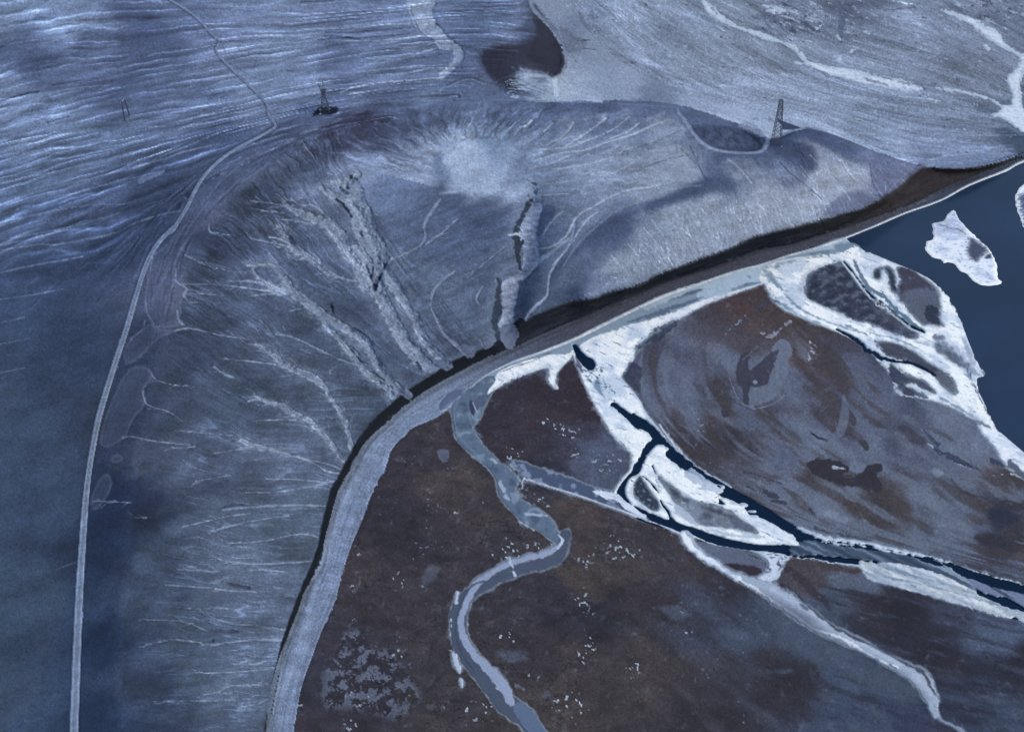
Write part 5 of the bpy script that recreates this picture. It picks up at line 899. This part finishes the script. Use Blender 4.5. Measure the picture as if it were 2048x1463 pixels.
def ground_mat(name, rough=.9, spec=.25, bump=.35, scale=.35, dist=.6, vary=.16):
    m = bpy.data.materials.new(name); m.use_nodes = True; n = m.node_tree; b = n.nodes['Principled BSDF']
    at_ = n.nodes.new('ShaderNodeAttribute'); at_.attribute_name = 'albedo'
    tc = n.nodes.new('ShaderNodeTexCoord')
    nz = n.nodes.new('ShaderNodeTexNoise'); nz.inputs['Scale'].default_value = scale; nz.inputs['Detail'].default_value = 6; nz.inputs['Roughness'].default_value = .7
    n.links.new(tc.outputs['Object'], nz.inputs['Vector'])
    nf = n.nodes.new('ShaderNodeTexNoise'); nf.inputs['Scale'].default_value = 1.7; nf.inputs['Detail'].default_value = 3
    n.links.new(tc.outputs['Object'], nf.inputs['Vector'])
    ad = n.nodes.new('ShaderNodeMath'); ad.operation = 'ADD'; n.links.new(nz.outputs['Fac'], ad.inputs[0]); n.links.new(nf.outputs['Fac'], ad.inputs[1])
    mr = n.nodes.new('ShaderNodeMapRange'); mr.inputs['From Min'].default_value = .6; mr.inputs['From Max'].default_value = 1.4; mr.inputs['To Min'].default_value = 1-vary; mr.inputs['To Max'].default_value = 1+vary
    n.links.new(ad.outputs[0], mr.inputs['Value'])
    mx = n.nodes.new('ShaderNodeVectorMath'); mx.operation = 'SCALE'
    n.links.new(at_.outputs['Color'], mx.inputs[0]); n.links.new(mr.outputs[0], mx.inputs['Scale'])
    n.links.new(mx.outputs[0], b.inputs['Base Color'])
    bp = n.nodes.new('ShaderNodeBump'); bp.inputs['Strength'].default_value = bump; bp.inputs['Distance'].default_value = dist
    n.links.new(ad.outputs[0], bp.inputs['Height']); n.links.new(bp.outputs[0], b.inputs['Normal'])
    b.inputs['Roughness'].default_value = rough; b.inputs['Specular IOR Level'].default_value = spec
    return m
M_hill = ground_mat('frosted_ash_soil', .9, .12); M_mud = ground_mat('silt_and_mud', .85, .12, .25)
M_ice = ground_mat('river_ice', .55, .4, .1, .15, .3, .04); M_road = ground_mat('gravel_track', .9, .2, .2)
M_strip = ground_mat('shore_gravel', .85, .25, .25)

def fmax(a): return np.maximum(np.maximum(a[:-1, :-1], a[1:, :-1]), np.maximum(a[:-1, 1:], a[1:, 1:]))
hillf = fmax((HM > .5).astype(f32)) > 0
HZ = Hf
farf = (~hillf) & (fmax(PLAINFAR) > .5)
mesh_from('hill', hillf, HZ, M_hill)
mesh_from('sand_plain', farf, HZ, M_mud)
mesh_from('mud_flats', (~hillf) & (~farf), HZ, M_mud)
ICEb = ICE*(1-np.clip(HM*3, 0, 1))
mesh_from('river_ice', (fmax(ICEb) > .04) & (fmax(Hf) > -.9), (Hf+(ICEb-.5)*.5).astype(f32), M_ice)
mesh_from('dirt_road', fmax(ROAD) > .03, (Hf+(ROAD-.5)*.5).astype(f32), M_road)
SM = blur(STRIP.astype(f32), 1)*(1-np.clip(HM*3, 0, 1))*(1-WAT)*(1-ICEb)
mesh_from('shore_bank', fmax(SM) > .05, (Hf+(SM-.45)*.3).astype(f32), M_strip)

def at(u, v, dz=0.0):
    j = (v-V0)/STEP; i = (u-U0)/STEP; j0, i0 = int(j), int(i)
    z = float(Hf[j0:j0+2, i0:i0+2].mean())+dz
    x, y, r = ray(u, v); t = (z-CAM_H)/r
    return Vector((x*t, y*t, z))
def at_z(u, v, z):
    x, y, r = ray(u, v); t = (z-CAM_H)/r
    return Vector((x*t, y*t, z))

# ------------------------------------------------------------------ water
def simple_mat(name, col, rough=.6, metal=0., spec=.5, noise=.15, sc=2.0):
    m = bpy.data.materials.new(name); m.use_nodes = True; n = m.node_tree; b = n.nodes['Principled BSDF']
    nz = n.nodes.new('ShaderNodeTexNoise'); nz.inputs['Scale'].default_value = sc; nz.inputs['Detail'].default_value = 4
    tc = n.nodes.new('ShaderNodeTexCoord'); n.links.new(tc.outputs['Object'], nz.inputs['Vector'])
    r = n.nodes.new('ShaderNodeValToRGB'); r.color_ramp.elements[0].position = .35; r.color_ramp.elements[1].position = .65
    r.color_ramp.elements[0].color = (*[c*(1-noise) for c in col], 1); r.color_ramp.elements[1].color = (*[c*(1+noise) for c in col], 1)
    n.links.new(nz.outputs['Fac'], r.inputs[0]); n.links.new(r.outputs[0], b.inputs['Base Color'])
    b.inputs['Roughness'].default_value = rough; b.inputs['Metallic'].default_value = metal; b.inputs['Specular IOR Level'].default_value = spec
    return m
def flat(name, pts, z, mat):
    me = bpy.data.meshes.new(name); me.from_pydata([tuple(at_z(u, v, z)) for u, v in pts], [], [tuple(range(len(pts)))]); me.materials.append(mat)
    o = bpy.data.objects.new(name, me); scene.collection.objects.link(o); o['kind'] = 'structure'; return o
def wcol(c): return tuple(float(a) for a in lin(np.array(c, float))/E_LIGHT)
M_lake = simple_mat('lake_water', wcol((33, 51, 78)), .2, spec=.2, noise=.12, sc=.012)
M_river = simple_mat('river_water', wcol((10, 30, 56)), .2, spec=.1, noise=.1, sc=.03)
flat('lake', [(1680, 560), (1680, 440), (1900, 380), (2060, 300), (2208, 240), (2208, 1240), (2100, 1110), (2050, 950), (1960, 850), (1930, 700), (1860, 590), (1780, 540)], 0.0, M_lake)
flat('river', [(880, 1578), (880, 780), (1100, 690), (1500, 520), (1700, 470), (1800, 560), (1900, 700), (1940, 860), (2050, 1000), (2208, 1200), (2208, 1578)], -0.06, M_river)

# ------------------------------------------------------------------ ground beyond the mapped part
def apron():
    c = [(U0+12, V0+12), (U1-14, V0+12), (U1-14, V1-14), (U0+12, V1-14)]
    me = bpy.data.meshes.new('surrounding_land')
    # perimeter of the grid in world space, carried outward to the horizon
    per = []
    for i in range(0, NU-1, 12): per.append((0, i))
    for j in range(0, NV-1, 12): per.append((j, NU-1))
    for i in range(NU-1, 0, -12): per.append((NV-1, i))
    for j in range(NV-1, 0, -12): per.append((j, 0))
    cen = np.array([0, 1150.0]); V_, Fs, Cc = [], [], []; n = len(per)
    rings = [1.0, 1.03, 1.25, 2.2, 6, 30]
    for k, r in enumerate(rings):
        for (j, i) in per:
            p = np.array([PXs[j, i], PYs[j, i]]); q = cen+(p-cen)*r
            z = float(Hf[j, i]) if k == 0 else (float(Hf[j, i])*(1-min((r-1)/1.5, 1))+1.0*min((r-1)/1.5, 1))
            V_.append((q[0], q[1], z)); Cc.append(np.append(ALB[j, i] if k < 2 else ALB[j, i]*.5+np.array([.12, .12, .13])*.5, 1))
    for k in range(len(rings)-1):
        for a in range(n):
            b = (a+1) % n; Fs.append((k*n+a, k*n+b, (k+1)*n+b, (k+1)*n+a))
    me.from_pydata(V_, [], Fs); me.materials.append(M_mud); at_ = me.color_attributes.new('albedo', 'FLOAT_COLOR', 'POINT')
    at_.data.foreach_set('color', np.array(Cc, f32).ravel()); me.polygons.foreach_set('use_smooth', np.ones(len(Fs), bool))
    o = bpy.data.objects.new('land', me); scene.collection.objects.link(o); o['kind'] = 'structure'
apron()

# ------------------------------------------------------------------ ice floes on the lake
def floe(name, outline, holes, label, n=150, thick=.9, seed=1, cat_='ice floe', cracks=()):
    P = smooth(T(outline)[:, :2], 4, True); W3 = np.array([[*at_z(u, v, 0)[:2]] for u, v in P])
    x0, y0 = W3.min(0)-3; x1, y1 = W3.max(0)+3; cell = max(x1-x0, y1-y0)/n
    gx, gy = np.meshgrid(np.arange(x0, x1, cell), np.arange(y0, y1, cell))
    def sdist(Q):
        ins = np.zeros(gx.shape, bool); d = np.full(gx.shape, 1e9)
        for i in range(len(Q)):
            ax, ay = Q[i]; bx, by = Q[(i+1) % len(Q)]
            if ay != by: ins ^= ((ay > gy) != (by > gy)) & (gx < (bx-ax)*(gy-ay)/(by-ay)+ax)
            t = np.clip(((gx-ax)*(bx-ax)+(gy-ay)*(by-ay))/((bx-ax)**2+(by-ay)**2+1e-9), 0, 1)
            d = np.minimum(d, (gx-ax-t*(bx-ax))**2+(gy-ay-t*(by-ay))**2)
        d = np.sqrt(d); d[~ins] *= -1; return d
    e = fbm(gx/7, gy/7, 3, seed+200); d = sdist(W3)+e*1.3
    z = np.clip(d*.8, -1.2, 1)*thick*.55+0.12*fbm(gx/5, gy/5, 3, seed+210)*(d > 1)
    n1 = fbm(gx/14, gy/10, 4, seed+220); n2 = fbm(gx/3.0, gy/2.4, 2, seed+230)
    col = np.array([222, 233, 251], float)[None, None]*np.ones(gx.shape+(1,))
    col = col+(np.array([168, 186, 222])-col)*(sm(-.1, .4, n1)*.7)[..., None]
    col = col+(np.array([110, 138, 176])-col)*(sm(.25, .5, n2+.3*n1)*.5)[..., None]
    col = col+(np.array([244, 248, 255])-col)*(np.exp(-((d-1.6)/1.6)**2)*.8)[..., None]
    for (s, c, soft, rg) in holes:
        Q = smooth(T(s)[:, :2], 3, True); Q3 = np.array([[*at_z(u, v, 0)[:2]] for u, v in Q]); m = sm(-soft, soft, sdist(Q3)+rg*n2*2)
        cc = np.array(c, float)[None, None]*(1+.25*n1+.2*n2)[..., None]; col = col+(cc-col)*m[..., None]; z = z-.25*m*(d > 2)
    for s in cracks:
        Q = smooth(T(s)[:, :2], 4); Q3 = np.array([[*at_z(u, v, 0)[:2]] for u, v in Q]); dd = np.full(gx.shape, 1e9)
        for i in range(len(Q3)-1):
            ax, ay = Q3[i]; bx, by = Q3[i+1]; t = np.clip(((gx-ax)*(bx-ax)+(gy-ay)*(by-ay))/((bx-ax)**2+(by-ay)**2+1e-9), 0, 1)
            dd = np.minimum(dd, np.hypot(gx-ax-t*(bx-ax), gy-ay-t*(by-ay)))
        m = np.exp(-(dd/.8)**2)*sm(-.1, .3, n2+.2)*.7; col = col+(np.array([52, 66, 96])-col)*m[..., None]; z = z-.2*m
    ny, nx = gx.shape; keep = z > -.62; fm = (keep[:-1, :-1] | keep[1:, :-1] | keep[:-1, 1:] | keep[1:, 1:])
    fj, fi = np.nonzero(fm); a = fj*nx+fi; q = np.stack([a, a+1, a+nx+1, a+nx], 1); used, inv = np.unique(q, return_inverse=True); q = inv.reshape(-1, 4)
    c0 = np.array([W3[:, 0].mean(), W3[:, 1].mean()])
    co = np.stack([gx.ravel()[used]-c0[0], gy.ravel()[used]-c0[1], z.ravel()[used]], 1)
    me = bpy.data.meshes.new(name); me.from_pydata(co.tolist(), [], q.tolist()); me.polygons.foreach_set('use_smooth', np.ones(len(q), bool))
    at_ = me.color_attributes.new('albedo', 'FLOAT_COLOR', 'POINT'); c = np.ones((len(used), 4), f32); c[:, :3] = np.clip(lin(col.reshape(-1, 3)[used])/E_LIGHT, .01, .86); at_.data.foreach_set('color', c.ravel())
    me.materials.append(M_ice); o = bpy.data.objects.new(name, me); scene.collection.objects.link(o); o.location = (c0[0], c0[1], 0)
    o['label'] = label; o['category'] = cat_; return o
floe('ice_floe', 'R: 715,268 770,340 810,420 930,540 1050,660 1170,760 1210,840 1270,950 1290,1060 1300,1170 1352,1215 1340,1242 1250,1262 1160,1274 1100,1268 1040,1242 960,1190 880,1110 800,1075 730,990 640,960 580,968 530,918 460,905 380,850 332,770 350,700 440,640 432,560 442,490 430,445 570,415 620,350 670,290',
     [('R: 430,440 570,415 715,270 810,420 860,520 820,620 640,620 450,600', (176, 190, 222), 5, 1), ('R: 930,640 985,660 1060,710 1165,800 1110,860 1060,905 1020,955 960,930 905,860 890,790 915,720', (62, 68, 92), 3.2, 1.2), ('R: 1190,845 1215,905 1125,915', (50, 58, 84), 1.5, .4)],
     'large white ice floe with a dark muddy hollow, drifting alone on the lake', n=190, seed=3, cracks=('R: 520,465 600,480 680,515 760,520 850,570 870,600',))
floe('ice_floe', 'C: 2150,960 2048,1010 2005,1060 2000,1100 2010,1150 2030,1200 2048,1245 2100,1330 2200,1400 2260,1200 2250,1000',
     [('C: 2020,1080 2048,1060 2100,1060 2180,1100 2200,1300 2100,1280 2048,1200 2030,1140', (74, 90, 122), 2.5, 2.5)], 'pale ice-rimmed floe cut off by the right edge of the lake view', n=110, seed=9)

# ------------------------------------------------------------------ pylons
M_steel = simple_mat('weathered_steel', (.05, .06, .085), .6, .3); M_conc = simple_mat('footing_concrete', (.42, .44, .5), .85); M_wood = simple_mat('tarred_pole', (.03, .035, .05), .8)
def tubes(name, segs, r, mat, parent, sides=4):
    vs_, fs = [], []
    for s in segs:
        a, b = Vector(s[0]), Vector(s[1]); ra, rb = (s[2], s[3]) if len(s) > 2 else (r, r)
        d = (b-a).normalized(); t = d.cross(Vector((0, 0, 1))) if abs(d.z) < .95 else d.cross(Vector((1, 0, 0))); t.normalize(); k = d.cross(t); o0 = len(vs_)
        for p, rr_ in ((a, ra), (b, rb)):
            for i in range(sides): an = 2*math.pi*(i+.5)/sides; vs_.append(tuple(p+(t*math.cos(an)+k*math.sin(an))*rr_))
        for i in range(sides): j = (i+1) % sides; fs.append((o0+i, o0+j, o0+sides+j, o0+sides+i))
        fs.append(tuple(o0+i for i in range(sides))[::-1]); fs.append(tuple(o0+sides+i for i in range(sides)))
    me = bpy.data.meshes.new(name); me.from_pydata(vs_, [], fs); me.materials.append(mat); o = bpy.data.objects.new(name, me); scene.collection.objects.link(o)
    if parent: o.parent = parent
    return o
def root(name, loc, rz, label, cat_, group=None):
    o = bpy.data.objects.new(name, None); scene.collection.objects.link(o); o.location = loc; o.rotation_euler = (0, 0, rz); o['label'] = label; o['category'] = cat_
    if group: o['group'] = group
    return o
def footing(parent, x, y, z, s=.8):
    bm = tubes('footing', [((x, y, z-1.2), (x, y, z+.35), s, s*.75)], s, M_conc, parent, 4); return bm
def lattice(parent, w0, w1, z0, z1, n, r=.10):
    """bracing of one square tapered body: one part per face"""
    zs = [z0+(z1-z0)*(1-(1-i/n)**1.25) for i in range(n+1)]
    c = lambda z: w0+(w1-w0)*(z-z0)/(z1-z0)
    for f in range(4):
        rot = lambda x, y: [(x, y), (-y, x), (-x, -y), (y, -x)][f]
        segs = []
        for a, b in zip(zs[:-1], zs[1:]):
            A, B = c(a)/2, c(b)/2
            p = [(*rot(-A, -A), a), (*rot(A, -A), a), (*rot(B, -B), b), (*rot(-B, -B), b)]
            segs += [(p[0], p[2]), (p[1], p[3]), (p[3], p[2])]
        tubes('bracing', segs, r, M_steel, parent)
def body_legs(parent, w0, w1, z0, z1, r0=.22, r1=.14):
    for sx in (-1, 1):
        for sy in (-1, 1): tubes('leg', [((sx*w0/2, sy*w0/2, z0), (sx*w1/2, sy*w1/2, z1), r0, r1)], .2, M_steel, parent)
# slim tall tower on the saddle
b3 = at(1552.5, 287)
t3 = root('lattice_tower', b3, .06, 'tall slim tapering steel lattice tower on the dark saddle beside the light road loop', 'pylon')
b3z = -1.0
body_legs(t3, 7.4, 2.6, b3z, 39, .26, .2); lattice(t3, 7.4, 2.6, b3z, 39, 13, .12)
for sx in (-1, 1):
    for sy in (-1, 1): footing(t3, sx*3.7, sy*3.7, b3z+.2)
for z, l in ((22.0, 5.5), (27.5, 4.5), (33, 3.6)):
    for sy in (-1, 1): tubes('crossarm', [((-1.6, sy*1.4, z), (0, sy*l, z+.9)), ((1.6, sy*1.4, z), (0, sy*l, z+.9)), ((-1.4, sy*1.2, z+2.2), (0, sy*l, z+.9)), ((1.4, sy*1.2, z+2.2), (0, sy*l, z+.9)), ((-1.6, sy*1.4, z), (1.6, sy*1.4, z))], .12, M_steel, t3)
tubes('top_frame', [((-1.3, -1.3, 39), (1.3, -1.3, 39)), ((1.3, -1.3, 39), (1.3, 1.3, 39)), ((1.3, 1.3, 39), (-1.3, 1.3, 39)), ((-1.3, 1.3, 39), (-1.3, -1.3, 39)), ((-1.3, -1.3, 39), (0, 0, 40.2)), ((1.3, 1.3, 39), (0, 0, 40.2)), ((1.3, -1.3, 39), (0, 0, 40.2)), ((-1.3, 1.3, 39), (0, 0, 40.2))], .16, M_steel, t3)
# squat tower with raised arms on its dark pad
b2 = at(650, 223)
t2 = root('lattice_tower', b2, .1, 'short splayed steel pylon with raised arms standing on a dark gravel pad', 'pylon')
body_legs(t2, 7.6, 2.6, -.5, 14, .3, .22); lattice(t2, 7.6, 2.6, -.5, 14, 5, .13)
for sx in (-1, 1):
    for sy in (-1, 1): footing(t2, sx*3.8, sy*3.8, 0, 1.0)
lattice(t2, 2.6, 3.4, 14, 19, 4, .16)
for sx in (-1, 1):
    for sy in (-1, 1): tubes('mast_post', [((sx*1.3, sy*1.3, 14), (sx*1.7, sy*1.7, 19), .22, .2)], .2, M_steel, t2)
tubes('arm', [((-1.7, -1.7, 18), (-3.6, 0, 24.5), .22, .16), ((-1.7, 1.7, 18), (-3.6, 0, 24.5), .22, .16), ((-.2, 0, 19), (-3.6, 0, 24.5), .2, .16), ((-3.9, 0, 24.2), (-3.2, 0, 25), .35, .3)], .2, M_steel, t2)
tubes('arm', [((-.6, -.6, 19), (.1, 0, 28), .2, .14), ((.9, .6, 19), (.1, 0, 28), .2, .14), ((.9, -.6, 19), (.1, 0, 28), .2, .14), ((-.1, 0, 26.5), (.2, 0, 28.2), .4, .25)], .2, M_steel, t2)
tubes('arm', [((1.7, -1.7, 18), (2.6, 0, 20.6), .2, .15), ((1.7, 1.7, 18), (2.6, 0, 20.6), .2, .15)], .2, M_steel, t2)
tubes('arm', [((-1.5, -1.5, 13), (-3.4, 0, 12), .2, .15), ((-1.5, 1.5, 13), (-3.4, 0, 12), .2, .15)], .2, M_steel, t2)
# twin pole structure on the plateau
pa, pb = at(249.8, 242), at(259.7, 232)
t1 = root('twin_pole_pylon', (pa+pb)/2, 0, 'pair of dark leaning poles joined by a thin pale crossbar on the striped plateau', 'pylon')
la, lb = pa-(pa+pb)/2, pb-(pa+pb)/2
def top_of(u, v, base):
    x, y, r = ray(u, v); t = base.y/y; return Vector((x*t, base.y, CAM_H+t*r))
ta, tb = top_of(243, 203, pa)-(pa+pb)/2, top_of(248, 195, pb)-(pa+pb)/2
for a, b in ((la, ta), (lb, tb)): tubes('pole', [(a-Vector((0, 0, 1)), b, .62, .45)], .3, M_wood, t1, 8)
tubes('crossbar', [(ta+Vector((-.6, -1.2, -.7)), tb+Vector((.4, 1.2, -.6)))], .14, M_conc, t1)
for p in (la, lb): tubes('footing', [(p-Vector((0, 0, .8)), p+Vector((0, 0, .3)), .9, .7)], .5, M_conc, t1)
print('grid', NU, NV)
